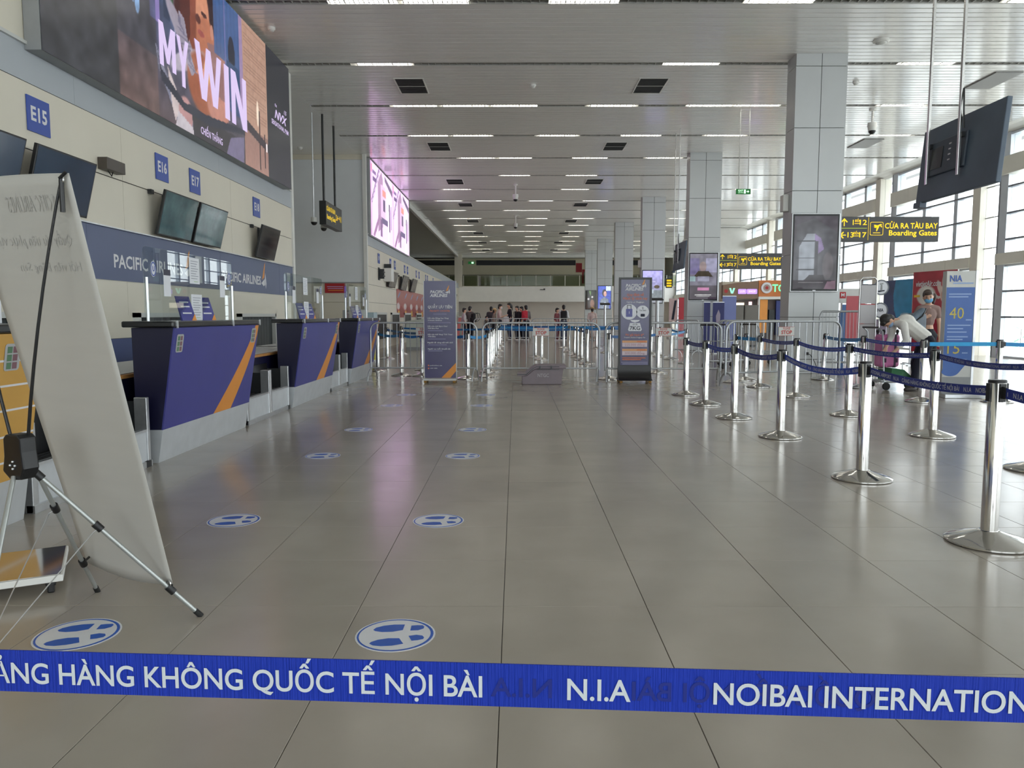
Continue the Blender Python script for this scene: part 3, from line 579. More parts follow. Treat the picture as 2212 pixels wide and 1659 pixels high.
# red posters on the far wall
t = thing('red_wall_poster', 'long red airline poster behind the far counters', 'poster', (-4.98,40.5,1.73))
P = Pic(240, 40, (178,92,92)); P.grad(0,1,0.0,0.35,(158,26,36),(176,60,64))
for k in range(8):
    P.ell(0.02+0.118*k,0.40,0.03,0.14,(236,222,224),soft=0.3); P.ell(0.03+0.118*k,0.14,0.02,0.12,(230,176,40)); P.ell(0.075+0.118*k,0.2,0.035,0.22,(150,24,32)); P.ell(0.035+0.118*k,0.8,0.008,0.12,(150,170,220),rot=-10)
MB().box(0,0.01,-8.5,8.5,-0.6,0.6).build('board', M['red'], t); P.build('print', frame((0.012,0,0),(0,1,0),(0,0,1)), 17, 1.2, picmat('poster_print'), t)
t = thing('notice_board', 'red notice with pale lines under the grey alcove wall', 'sign', (-6.04,25.6,2.127))
MB().box(-0.345,0.345,-0.02,0,-0.16,0.16).build('plate', M['red'], t)
for k, z in enumerate((0.05,-0.01,-0.075)): decal(t, frame((0,-0.021,0),(1,0,0),(0,0,1)), rect(-0.27+0.02*k,0.27,z-0.012,z+0.012), M['orange'] if k == 2 else mat('lilac_print',(190,160,200),0.5), 'printed_line')
# ---------------------------------------------------------------- check-in counters
AC = glass('clear_acrylic', (240,244,244), 0.05)
def counter(y, w, who, skin):
    cm, sd, ts = skin
    t = thing('check_in_counter', '%s' % who, 'counter', (-2.95,y,0))
    MB().prism([(-0.17,0),(0.0,0),(0.045,0.275),(-0.17,0.275)],1,0,w).build('plinth', mat('brushed_plinth', (204,208,212), 0.4, 0.3, 0.05, 8), t)
    MB().prism([(-0.17,0.275),(0.035,0.275),(0.165,1.115),(-0.18,1.115)],1,0.004,w-0.004).build('body', sd, t)
    pf = lambda yy, z, d=0: ((0.035+0.13*(z-0.275)/0.84)+0.012+d, yy, z)
    b = MB(); b.hexa([pf(0,0.275,-0.012),pf(0,0.275),pf(w,0.275),pf(w,0.275,-0.012),pf(0,1.115,-0.012),pf(0,1.115),pf(w,1.115),pf(w,1.115,-0.012)]); b.build('front_panel', cm, t)
    ff = lambda u, v, d=0.001: pf(u, v, d)
    if ts == 'stripe':
        ptl = []; ptr = []
        for k in range(9):
            q = k/8; z = 1.112-0.836*q; c = w-0.045-0.72*(q**1.35); h = 0.05+0.17*q
            ptl.append((c-h, z)); ptr.append((min(c+h, w), z))
        b = MB(); n_ = len(ptl); b.add([ff(p[0],p[1]) for p in ptl+ptr], [(i,i+1,n_+i+1,n_+i) for i in range(n_-1)]); b.build('orange_stripe', M['orange'], t)
    else:
        for z in (0.38,0.53,0.68,0.82,0.96): b = MB(); b.add([ff(p[0],p[1]) for p in rect(0,w,z,z+0.012)], [(0,1,2,3)]); b.build('white_line', M['letter'], t)
    def st(u, v): 
        b = MB(); b.add([ff(p[0],p[1],0.002) for p in rrect(u,u+0.13,v-0.15,v,0.02)], [tuple(range(20))]); b.build('warning_sticker', mat('sticker_grey', (176,178,180), 0.5), t)
        for i in range(2):
            for j in range(3): b = MB(); b.add([ff(p[0],p[1],0.003) for p in rect(u+0.02+0.048*i,u+0.06+0.048*i,v-0.14+0.044*j,v-0.104+0.044*j)], [(0,1,2,3)]); b.build('sticker_icon', mat('sticker_green', (92,128,98), 0.5) if i == 0 else mat('sticker_red', (128,92,100), 0.5), t)
    st(0.06, 1.06); 
    if ts == 'stripe': st(w-0.20, 1.08)
    else: st(w-0.32, 1.06)
    MB().box(-0.23,0.19,-0.06,w+0.03,1.118,1.168).build('worktop', mat('black_worktop', (30,31,32), 0.2, 0, 0.1, 9), t, bevel=0.012)
    for yy in (0.02, w*0.62, w): MB().box(0.188,0.196,yy-0.012,yy+0.012,1.112,1.172).build('joint_cap', M['alu'], t)
    d = thing('staff_desk', 'wooden edged staff desk behind the %s' % who.split(' with')[0], 'desk', (-2.95,y,0))
    MB().box(-1.2,-0.28,-1.66,w,0.695,0.725).build('desk', mat('wood_edge', (196,140,80), 0.45, 0, 0.12, 9), d)
    MB().box(-1.18,-0.32,-1.64,w,0.728,0.732).build('desk_top', M['offwhite'], d)
    MB().box(-0.34,-0.31,-1.66,w,0.0,0.69).build('modesty_panel', M['navy'], d)
    # screen of clear acrylic on two posts
    s = thing('sneeze_guard', 'clear acrylic guard standing on the %s' % who.split(' with')[0], 'screen', (-3.02,y,1.168))
    pts = rrect(0.02,w-0.08,0.0,0.61,0.05)
    MB().prism(pts,0,-0.003,0.003).build('acrylic_sheet', AC, s)
    for yy in (0.05, w-0.11): MB().tube([(0.01,yy,0),(0.01,yy,0.36)],0.012,8).build('post', M['alu'], s)
    return t
BP = (M['blue'], M['navy'], 'stripe')
C1 = counter(6.18, 2.03, 'nearest purple counter with an orange stripe', BP)
C2 = counter(9.95, 2.05, 'middle purple counter with an orange stripe', BP)
C3 = counter(13.45, 2.05, 'farthest purple counter with an orange stripe', BP)
C0 = counter(2.42, 2.03, 'yellow ochre counter with white lines', (mat('ochre_print', (206,160,82), 0.4, 0, 0.04, 4), mat('brown_laminate', (60,44,30), 0.5, 0, 0.1, 5), 'lines'))
def notice(x, y, z, w, h, lab, kind='sheet', rz=0.0):
    t = thing('notice_sheet', lab, 'notice', (x,y,z), rz, 'notices on the acrylic guards')
    MB().box(0,0.002,-w/2,w/2,0,h).build('paper', M['paper'], t)
    f_ = frame((0.002,0,0),(0,1,0),(0,0,1))
    if kind == 'sheet':
        for k in range(8): decal(t, f_, rect(-w*0.38, w*(0.36-0.1*(k%3)), h*(0.86-0.095*k), h*(0.86-0.095*k)+h*0.018), mat('grey_ink', (120,124,140), 0.6), 'printed_line')
        decal(t, f_, rect(-w*0.1,w*0.3,h*0.08,h*0.095), mat('green_ink', (130,180,70), 0.6), 'printed_line')
    elif kind == 'card': decal(t, f_, rect(-w*0.5,w*0.5,h*0.78,h), M['navy'], 'header')
    return t
def standee(y, z, lab):
    t = thing('leaflet_stand', lab, 'leaflet', (-2.98,y,z), R(-12))
    b = MB(); b.hexa([(-0.02,-0.10,0),(0.0,-0.10,0),(0.0,0.10,0),(-0.02,0.10,0),(-0.08,-0.10,0.22),(-0.075,-0.10,0.22),(-0.075,0.10,0.22),(-0.08,0.10,0.22)]); b.build('card', M['blue'], t)
    f_ = frame((0.001,0,0),(0,1,0),(-0.34,0,1)); decal(t, f_, [(0.03,0.0),(0.10,0.0),(0.10,0.06)], M['orange'], 'corner')
    for v in (0.06,0.12,0.16): decal(t, f_, rect(-0.07,0.06,v,v+0.012), M['letter'], 'printed_line')
ND = ('nearest purple counter','middle purple counter','farthest purple counter')
for i, y0 in enumerate((6.18,9.95,13.45)):
    notice(-3.012, y0+0.99, 1.51, 0.22, 0.24, 'white printed sheet stuck high on the guard of the %s' % ND[i])
    notice(-3.012, y0+1.02, 1.172, 0.24, 0.24, 'white printed sheet standing on the top of the %s' % ND[i])
    notice(-3.012, y0+0.42, 1.38, 0.13, 0.23, 'narrow white card at the left of the guard on the %s' % ND[i], 'card')
    notice(-3.012, y0+1.66, 1.40, 0.13, 0.22, 'narrow white card at the right of the guard on the %s' % ND[i], 'card')
    for j, yy in ((0,0.18),(1,1.86)):
        t = thing('round_decal', 'round blue and white logo decal %s the guard of the %s' % (('at left of','at right of')[j], ND[i]), 'decal', (-3.014,y0+yy,1.60))
        b = MB(); b.add([(0,p[0],p[1]) for p in circ(0,0,0.05,0.065)], [tuple(range(24))]); b.build('disc', M['paper'], t)
        b = MB(); A_ = circ(0,0,0.047,0.06); B_ = circ(0,0,0.036,0.048); b.add([(0.002,p[0],p[1]) for p in A_+B_], [(k,(k+1)%24,24+(k+1)%24,24+k) for k in range(24)]); b.build('ring', SB, t)
        write(t, frame((0.002,0,0),(0,1,0),(0,0,1)), 'U', 0.06, SB, bold=0.03)
    standee(y0+0.78, 1.17, 'tall purple leaflet stand left of the sheet on the %s' % ND[i]); standee(y0+1.24, 1.17, 'tall purple leaflet stand right of the sheet on the %s' % ND[i])
notice(-2.93, 4.20, 1.172, 0.26, 0.30, 'white printed sheet on the yellow ochre counter beside the grey banner')
for i, (y, nm) in enumerate(((9.55,'middle'),(13.05,'farthest'))):
    t = thing('desk_printer', 'dark ticket printer on the staff desk before the %s purple counter' % nm, 'printer', (-3.75,y,0.733))
    MB().box(-0.14,0.14,-0.13,0.13,0,0.16).build('body', mat('taupe_plastic', (92,84,78), 0.5, 0, 0.05, 9), t, bevel=0.02); MB().box(-0.12,0.14,-0.12,0.12,0.16,0.24).build('lid', M['black'], t, bevel=0.03); MB().box(-0.02,0.26,-0.28,-0.14,0,0.03).build('tray', M['black'], t, bevel=0.01)
    t = thing('desk_phone', 'pale keyboard lying on the staff desk before the %s purple counter' % nm, 'keyboard', (-3.6,y-0.55,0.733)); MB().box(-0.08,0.08,-0.2,0.2,0,0.018).build('base', M['offwhite'], t, bevel=0.004); MB().box(-0.07,0.07,-0.18,0.18,0.018,0.024).build('keys', M['grey'], t)
t = thing('office_chair', 'rust red office chair behind the nearest purple counter', 'chair', (-4.15,8.75,0))
MB().box(-0.05,0.0,-0.2,0.2,0.62,1.0).build('backrest', mat('rust_fabric', (120,46,30), 0.8, 0, 0.1, 30), t, bevel=0.03); MB().box(-0.03,0.42,-0.22,0.22,0.44,0.5).build('seat', mat('rust_fabric'), t, bevel=0.03); MB().box(-0.04,-0.01,-0.03,0.03,0.45,0.65).build('back_bar', M['black'], t); MB().lathe([(0.03,0.08),(0.03,0.44)],10,(0.2,0,0)).build('column', M['black'], t)
for k in range(5):
    a = k*2*math.pi/5; MB().tube([(0.2,0,0.09),(0.2+0.28*math.cos(a),0.28*math.sin(a),0.06)],0.018,6).ell((0.2+0.28*math.cos(a),0.28*math.sin(a),0.03),(0.03,0.03,0.03)).build('leg', M['black'], t)
# weighing belts between the counters
BRB = mat('ribbed_belt', (36,37,38), 0.7, 0, 0.1, 30)
def scale(y0, y1, lab):
    t = thing('baggage_scale', lab, 'conveyor', (-2.97,y0,0)); w = y1-y0
    for i, (a, c) in enumerate(((0.05,w*0.5-0.03),(w*0.5+0.05,w-0.04))):
        MB().box(-0.05,0,a,c,0.04,0.30).build('front_panel', mat('brushed_plinth'), t); MB().box(-0.26,-0.05,a,c,0.22,0.28).build('belt_bed', BRB, t)
        b = MB()
        for k in range(4): b.box(-0.075-0.05*k,-0.06-0.05*k,a+0.01,c-0.01,0.28,0.291)
        b.build('belt_ribs', BRB, t)['kind'] = 'stuff'
        MB().box(-0.26,-0.06,c,c+0.03,0.28,0.53).build('side_guard', M['dark'], t); MB().box(-0.28,-0.26,a,c,0.0,0.60).build('back_plate', M['black'], t)
        MB().box(-0.02,0.01,a,c,0.285,0.305).build('edge_strip', M['alu'], t)
    MB().box(-0.26,-0.06,0.02,0.05,0.28,0.53).build('side_guard', M['dark'], t)
    for yy, wd in ((0.0,0.06),(w*0.5-0.04,0.05),(w*0.5+0.015,0.05),(w-0.05,0.045)): MB().box(-0.09,0.012,yy,yy+wd,0,0.56).build('post', M['alu'], t, bevel=0.004)
    MB().box(-0.03,0.02,0,w,0,0.05).build('kick_rail', M['alu'], t); MB().box(-0.07,0.022,w-0.10,w-0.02,0,0.05).build('foot', M['dark'], t)
scale(8.32,9.88,'double steel weighing belt between nearest and middle purple counters'); scale(12.12,13.36,'double steel weighing belt between middle and farthest purple counters'); scale(4.56,6.08,'double steel weighing belt between yellow and nearest purple counters')
# ---------------------------------------------------------------- queue stanchions and their belts
st0 = thing('stanchion', '', 'stanchion', (0,0,0), 0, 'chrome queue posts')
MB().lathe([(0.205,0),(0.212,0.006),(0.212,0.014),(0.195,0.024),(0.12,0.048),(0.06,0.066),(0.05,0.07)],36).build('base', M['chrome'], st0, smooth=35)
MB().lathe([(0.042,0.05),(0.042,0.862),(0.040,0.866)],24).build('pole', M['chrome'], st0, smooth=35)
MB().lathe([(0.044,0.862),(0.044,0.874),(0.040,0.878)],24).build('cap', M['black'], st0, smooth=35)
for k in range(4):
    a = k*math.pi/2; b = MB(); b.box(0.036,0.05,-0.016,0.016,0.765,0.86); b.v = [(x*math.cos(a)-y*math.sin(a), x*math.sin(a)+y*math.cos(a), z) for x, y, z in b.v]; b.build('belt_slot', M['black'], st0)
used = []
def post(x, y, lab, rz=0.0, tilt=None):
    if not used: o = st0; o.location = (x,y,0); o['label'] = lab; used.append(1)
    else: o = dup(st0, (x,y,0), rz, lab)
    if tilt: o.rotation_euler = tilt
    return o
PHRASE = 'N.I.A    CẢNG HÀNG KHÔNG QUỐC TẾ NỘI BÀI    N.I.A    NOIBAI INTERNATIONAL AIRPORT    '
_pv = {}
def beltstrip(name, p, q, lab, m, sag=0.03, z0=0.815, z1=None, h=0.054, text=True, phase=0.0, size=0.037, lm=None, grp='retractable queue belts', gap=0.048, res=2, mirror=None, txt=None):
    p, q = Vector((p[0],p[1],z0)), Vector((q[0],q[1],z0 if z1 is None else z1)); d = (q-p); L = d.length; d.normalize()
    p = p + d*gap; q = q - d*gap; L -= 2*gap; nrm = Vector((d.y,-d.x,0)).normalized()
    if nrm.y > 0.02 or (abs(nrm.y) <= 0.02 and nrm.x > 0): nrm = nrm
    def at(u, v, dd=0.0): t_ = u/L; c = p.lerp(q, t_); return Vector((c.x, c.y, c.z - sag*4*t_*(1-t_) + v)) + nrm*dd
    N = 18; t = thing(name, lab, 'belt', (0,0,0), 0, grp); b = MB(); vs = []
    for i in range(N+1):
        u = L*i/N; vs += [at(u,-h/2,0.001), at(u,h/2,0.001), at(u,h/2,-0.001), at(u,-h/2,-0.001)]
    fs = [(4*i+j, 4*i+4+j, 4*i+4+(j+1)%4, 4*i+(j+1)%4) for i in range(N) for j in range(4)] + [(0,1,2,3),(4*N+3,4*N+2,4*N+1,4*N)]
    b.add(vs, [f[::-1] for f in fs]); b.build('webbing', m, t)
    MB().add([at(0.0,s,e) for s,e in ((-h/2-0.004,0.006),(h/2+0.004,0.006),(h/2+0.004,-0.006),(-h/2-0.004,-0.006))]+[at(0.03,s,e) for s,e in ((-h/2-0.004,0.006),(h/2+0.004,0.006),(h/2+0.004,-0.006),(-h/2-0.004,-0.006))],
             [(0,1,2,3),(7,6,5,4),(0,4,5,1),(1,5,6,2),(2,6,7,3),(3,7,4,0)]).build('end_clip', M['black'], t)
    if text:
        ph = txt or PHRASE
        key = (ph, size, res)
        if key not in _pv: _pv[key] = textverts(ph, size, bold=0.012, align='LEFT', res=res, sign=False)
        vs2, fs2 = _pv[key]; W_ = max(v[0] for v in vs2) + size*0.9
        def lay(rep_off, dd, flip, mm, nm):
            b = MB(); V_ = []; F_ = []
            for r_ in range(int(L/W_)+2):
                off = r_*W_ - rep_off; k = len(V_)
                V_ += [(x+off, y) for x, y in vs2]; F_ += [tuple(i+k for i in f) for f in fs2]
            if flip: V_ = [(L-x, y) for x, y in V_]; F_ = [f[::-1] for f in F_]
            F_ = [f for f in F_ if all(0.035 < V_[i][0] < L-0.012 for i in f)]
            if not F_: return
            use = sorted({i for f in F_ for i in f}); ix = {i: k for k, i in enumerate(use)}
            b.add([at(V_[i][0], V_[i][1]-0.002, dd) for i in use], [tuple(ix[i] for i in f) for f in F_]); b.build(nm, mm, t)
        if mirror is not None: lay(mirror, 0.0016, True, mat('show_through_ink', (14,36,120), 0.6), 'show_through_lettering')
        lay(phase, 0.0022, False, lm or M['letter'], 'lettering')
    return t
ROWA = [(2.614,11.616),(2.595,10.338),(2.597,8.972),(2.656,7.555),(2.587,5.601),(2.541,3.997),(2.50,2.25)]
NA = ['sixth','fifth','fourth','third','second','first']
for i, (x, y) in enumerate(ROWA[:-1]): post(x, y, '%s chrome post from the front in the near queue row' % NA[i])
post(*ROWA[-1], 'chrome post out of view beside the camera')
BL = mat('navy_webbing', (36,54,146), 0.55, 0, 0.08, 14, bump=0.2, bscale=220)
mats_ = [BL, M['belt'], BL, M['belt'], BL, BL]; LG = mat('dim_lettering', (168,174,196), 0.6, 0, 0.02, 9)
for i in range(6):
    beltstrip('queue_belt', ROWA[i], ROWA[i+1], ('printed blue belt joining %s and %s posts of the near row' % (NA[i], NA[i+1])) if i < 5 else 'printed blue belt leaving the first post of the near queue row', mats_[i], sag=(0.02,0.03,0.05,0.07,0.03,0.03)[i], phase=0.3*i, lm=LG if i < 3 else mat('soft_lettering', (206,210,220), 0.6, 0, 0.02, 9))
ROWB = [(4.342,14.311),(4.157,12.912),(4.202,11.356),(4.062,9.231),(4.213,7.621),(4.10,5.93),(3.95,4.6)]
NB = ['fifth','fourth','third','second','first','corner']
NBL = ['far last chrome post of the second queue row, by the barriers','fourth chrome post of the second queue row','third chrome post of the second queue row','second chrome post of the second queue row','first whole chrome post of the second queue row','chrome post with its base cut by the right picture edge']
for i, (x, y) in enumerate(ROWB[:6]): post(x, y, NBL[i])
post(3.998, 13.811, 'extra chrome post standing beside the last post of the second row')
for i, (m_, s_) in enumerate(((M['cyan'],0.02),(BL,0.03),(M['belt'],0.05),(BL,0.03),(BL,0.04))):
    beltstrip('queue_belt', ROWB[i], ROWB[i+1], 'printed %s belt from the %s post of the second row towards the viewer' % ('light blue' if i == 0 else 'blue', NB[i]), m_, sag=s_, phase=0.5+0.35*i, text=True, lm=LG)
beltstrip('queue_belt', (3.998,13.811), (4.157,12.912), 'light blue belt to the extra post of the second row', M['cyan'], sag=0.01, text=False)
ROWC = [(5.836,14.42),(5.835,12.753),(5.734,10.688),(6.80,10.693),(8.5,10.7)]
post(*ROWC[0], 'slightly leaning chrome post in front of the nearest column', tilt=(0,R(3),0)); post(*ROWC[1], 'chrome post in front of the tall white board stand'); post(*ROWC[2], 'chrome post in front of the bending man'); post(*ROWC[3], 'chrome post right of the tall blue and white display column'); post(*ROWC[4], 'chrome post beyond the right picture edge')
beltstrip('queue_belt', ROWC[0], ROWC[1], 'light blue belt from the leaning chrome post', M['cyan'], sag=0.03, lm=LG, phase=0.2)
beltstrip('queue_belt', ROWC[1], ROWC[2], 'blue belt passing in front of the pink suitcase', M['belt'], sag=0.03, lm=LG)
AQ = mat('bright_cyan_webbing', (38,160,220), 0.5, 0, 0.05, 14)
beltstrip('queue_belt', ROWC[2], ROWC[3], 'bright cyan belt in front of the blue and white display column', AQ, sag=0.0, text=False); beltstrip('queue_belt', ROWC[3], ROWC[4], 'cyan belt running out at the right picture edge', M['cyan'], sag=0.02, text=False)
# lanes behind the barriers
lanes = {
 'left': [(-2.3,15.3),(-3.02,16.6),(-1.87,15.2),(-2.04,16.9),(-3.6,21.3)],
 'centre left': [(-0.92,14.55),(-0.55,15.1),(-0.55,16.4),(-0.56,18.1),(-0.57,19.7),(-0.58,22.5),(-0.6,26.0),(-0.62,30.0),(-0.64,34.5)],
 'centre': [(1.78,14.5),(0.72,20.9),(0.58,22.0),(1.8,19.1),(1.8,20.7),(1.8,22.1),(1.8,23.2),(1.8,25.4),(1.8,28.3)],
 'right': [(4.32,19.3),(4.32,21.1),(4.3,22.6),(4.3,24.1),(3.02,16.1),(2.98,23.4),(2.97,24.8),(4.3,26.5),(4.3,29.0),(2.98,28.0)]}
for nm, ps in lanes.items():
    for i, (x, y) in enumerate(ps): post(x, y, '%s chrome post of the %s lane seen through the barriers' % (ORD[i], nm))
CB = mat('cyan_dark_webbing', (36,104,168), 0.5, 0, 0.06, 14)
pairs = [((-3.02,16.6),(-2.3,15.3),1),((-2.3,15.3),(-1.87,15.2),0),((-3.6,21.3),(-2.04,16.9),0),((-1.87,15.2),(-0.92,14.55),0),((-0.92,14.55),(-0.55,15.1),1),((-0.55,16.4),(-0.55,15.1),0),((-0.57,19.7),(-0.56,18.1),1),((-0.58,22.5),(1.8,22.1),0),
 ((-0.6,26.0),(1.8,25.4),1),((-0.62,30.0),(1.8,28.3),0),((-3.6,24.0),(-0.58,22.5),0),((-0.64,34.5),(-0.62,30.0),1),((1.8,20.7),(1.8,19.1),0),((1.8,22.1),(1.8,20.7),1),((1.8,23.2),(1.8,22.1),0),((1.8,25.4),(1.8,23.2),1),((1.8,28.3),(1.8,25.4),0),
 ((1.8,23.2),(2.98,23.4),0),((1.8,25.4),(2.97,24.8),1),((2.98,23.4),(4.3,24.1),0),((3.02,16.1),(4.32,19.3),1),((1.78,14.5),(3.02,16.1),0),((4.32,21.1),(4.32,19.3),1),((4.3,22.6),(4.32,21.1),0),((4.3,26.5),(4.3,24.1),1),((4.3,29.0),(4.3,26.5),0),((1.8,28.3),(2.98,28.0),1),((2.98,28.0),(4.3,29.0),0)]
post(-3.6, 24.0, 'lone chrome post by the far left counters')
pairs.sort(key=lambda q: (q[0][1]+q[1][1])/2); cnt = {}
for i, (a, c, k) in enumerate(pairs):
    mx = (a[0]+c[0])/2; zn = ('left' if mx < -1 else 'centre left' if mx < 0.4 else 'centre' if mx < 2.2 else 'right')+(' lane' if abs(a[0]-c[0]) < 0.3 else ' cross lane'); cnt[zn] = cnt.get(zn, 0)+1
    beltstrip('queue_belt', a, c, '%s blue belt, %s nearest in the %s behind the barriers' % ('light' if k else 'mid', ORD[cnt[zn]-1], zn), M['cyan'] if k else CB, sag=0.03, text=False)
# foreground belt across the whole picture
RB = mat('royal_webbing', (4,48,172), 0.7, 0, 0.04, 6, bump=0.6, bscale=420, stretch=(1,1,0.02)); BLT = mat('belt_lettering', (206,212,216), 0.6, 0, 0.02, 9); SHL = mat('show_through_ink', (6,32,128), 0.6)  # darker blue ink is the mirrored back print showing through the belt
FB_ = beltstrip('queue_belt', (-1.06,0.956), (1.06,0.837), 'wide royal blue belt printed in white across the foreground', RB, sag=0.0, z0=0.762, z1=0.762, h=0.0545, text=False, gap=0.045)
p0, p1_ = Vector((-1.06,0.956,0.762)), Vector((1.06,0.837,0.762)); ux_ = (p1_-p0).normalized(); fB = frame(p0, ux_, (0,0,1))
def phrase(body, ref, xa, xb, m, d, flip=False, nm='lettering', size=0.0385):
    if flip: size *= 0.88
    v2, f2 = textverts(body, size, bold=0.014, align='LEFT', res=6, sign=False); vr, _ = textverts(ref, size, bold=0.014, align='LEFT', res=6, sign=False)
    k = (xb-xa)/(max(p[0] for p in vr)-min(p[0] for p in vr)); x0_ = min(p[0] for p in v2)
    ua = (xa-p0.x)/ux_.x; b = MB(); b.add([fB(ua+(p[0]-x0_)*k if not flip else ua+(max(q[0] for q in vr)-p[0])*k, p[1]-0.0035, d) for p in v2], [f[::-1] if flip else f for f in f2]); b.build(nm, m, FB_)
phrase('CẢNG HÀNG KHÔNG QUỐC TẾ NỘI BÀI', 'CẢNG HÀNG KHÔNG QUỐC TẾ NỘI BÀI', -0.694, -0.0395, BLT, 0.0024); phrase('N.I.A', 'N.I.A', 0.0635, 0.1405, BLT, 0.0024); phrase('NOIBAI INTERNATIONAL AIRPORT', 'NOIBAI INTERNATION', 0.2395, 0.607, BLT, 0.0024)
phrase('N.I.A', 'N.I.A', -0.030, 0.045, SHL, 0.0018, True, 'show_through_lettering'); phrase('NỘI BÀI', 'NỘI BÀI', 0.142, 0.262, SHL, 0.0018, True, 'show_through_lettering'); phrase('QUỐC TẾ', 'QUỐC TẾ', 0.29, 0.43, SHL, 0.0018, True, 'show_through_lettering')
post(-1.06, 0.956, 'chrome post holding the left end of the foreground belt'); post(1.06, 0.837, 'chrome post holding the right end of the foreground belt')
# ---------------------------------------------------------------- crowd barriers
def barrier(L, H=1.08, sign=True):
    t = thing('crowd_barrier', '', 'barrier', (0,0,0), 0, 'galvanised crowd barriers'); r = 0.15; h0 = 0.24; e = L/2
    pts = [(-e,0,0.2)] + [(-e+r-r*math.cos(R(a)),0,H-r+r*math.sin(R(a))) for a in (0,18,36,54,72,90)] + [(e-r+r*math.sin(R(a)),0,H-r+r*math.cos(R(a))) for a in (0,18,36,54,72,90)] + [(e,0,0.2)]
    MB().tube(pts,0.019,10).build('tube_frame', M['galv'], t, smooth=40)
    MB().tube([(-e,0,h0),(e,0,h0)],0.016,10).build('bottom_rail', M['galv'], t, smooth=40)
    n = int(L/0.125)
    bm_ = MB().tube([(0,0,h0),(0,0,H-0.005)],0.0075,6).mesh('bar', M['galv'], 40)
    for k in range(1, n):
        x = -e+L*k/n; put('bar', bm_, t, loc=(x,0,0 if e-abs(x) > r else 0), rot=None)
    for s in (-1, 1):
        x = s*(e-0.03); pts = [(x+0.05*math.cos(R(a))*-s*0+0.04*math.cos(R(a)), 0.26*math.cos(R(a)), 0.012+0.23*math.sin(R(a))) for a in range(0,181,20)]
        MB().tube(pts,0.015,8).build('foot', M['galv'], t, smooth=40)
    if sign:
        MB().box(-0.145,0.145,-0.03,-0.024,H-0.24,H-0.09).build('stop_sign', M['offwhite'], t)
        f_ = FRONT(0,-0.031,H-0.165); RL = mat('sign_red', (190,70,60), 0.5)
        write(t, f_, 'PLEASE', 0.05, RL, v=0.045, width=0.13, bold=0.01); write(t, f_, 'STOP', 0.085, RL, v=-0.02, width=0.2, bold=0.03)
        for p in (rect(-0.145,0.145,0.07,0.075),rect(-0.145,0.145,-0.075,-0.07)): decal(t, f_, p, RL, 'sign_border')
    return t
BA = barrier(2.12); BN = barrier(2.12, sign=False)
def setb(o, x0, y0, x1, y1, lab, sc=1.0):
    o.location = ((x0+x1)/2,(y0+y1)/2,0); o.rotation_euler = (0,0,math.atan2(y1-y0,x1-x0)); L = math.hypot(x1-x0,y1-y0); o.scale = (L/2.12,1,sc); o['label'] = lab
setb(BA, -2.70,14.15,-0.72,14.1, 'crowd barrier with STOP sign behind the purple banner at left')
setb(dup(BA), -0.61,14.05,1.55,14.05, 'crowd barrier with STOP sign behind the grey lidded bin')
setb(dup(BA), 1.66,14.0,3.78,14.0, 'crowd barrier with STOP sign behind the black framed purple sign')
setb(dup(BA), 3.54,12.78,5.83,13.68, 'crowd barrier with STOP sign in front of the nearest column', 1.03)
setb(BN, 6.05,15.2,7.05,15.0, 'taller crowd barrier behind the white board stand', 1.2)
far = [(-1.85,34,0.65,34,'far left one of the crowd barriers in front of the waiting people'),(0.75,34.2,3.3,34.2,'middle one of the crowd barriers in front of the waiting people'),(3.4,34,5.6,34,'right one of the crowd barriers in front of the waiting people'),
       (4.6,21.9,5.1,21.2,'crowd barrier standing edge on before the second column'),(5.4,19.3,7.3,19.2,'front one of the stacked crowd barriers between the columns'),(5.45,19.9,7.4,19.85,'second one of the stacked crowd barriers between the columns'),(5.5,20.5,7.5,20.45,'third one of the stacked crowd barriers between the columns'),(5.6,21.1,7.6,21.05,'rearmost one of the stacked crowd barriers between the columns')]
for f_ in far: setb(dup(BN), *f_)
# ---------------------------------------------------------------- floor stickers
SBL = mat('sticker_blue', (6,88,190), 0.35, 0, 0.04, 20); SWH = mat('sticker_white', (224,226,230), 0.3, 0, 0.02, 20)
sk = thing('floor_sticker', '', 'sticker', (0,0,0), 0, 'footprint stickers on the floor')
MB().prism(circ(0,0,0.152,n=40),2,0.0002,0.0010).build('disc', SWH, sk)
b = MB(); A_ = circ(0,0,0.145,n=40); B_ = circ(-0.002,0.001,0.136,n=40); b.add([(p[0],p[1],0.0013) for p in A_+B_], [(k,(k+1)%40,40+(k+1)%40,40+k) for k in range(40)]); b.build('ring', SBL, sk)
def sole(cx, cy, f):
    pts = [(-0.062,0.0),(-0.05,0.018),(-0.02,0.031),(0.02,0.034),(0.062,0.026),(0.05,-0.026),(0.01,-0.034),(-0.03,-0.028),(-0.055,-0.014)]
    b = MB(); b.add([(cx+p[0],cy+f*p[1],0.0014) for p in pts][::f], [tuple(range(9))]); b.build('sole_print', SBL, sk)
def heel(cx, cy, f):
    pts = [(-0.03,-0.026),(0.0,-0.03),(0.022,-0.018),(0.027,0.0),(0.022,0.014),(0.0,0.02),(-0.022,0.02)]
    b = MB(); b.add([(cx+p[0],cy+f*p[1],0.0014) for p in pts][::f], [tuple(range(7))]); b.build('heel_print', SBL, sk)
sole(-0.02,0.062,1); sole(-0.038,-0.062,-1); heel(0.088,0.052,1); heel(0.078,-0.048,-1)
first = True
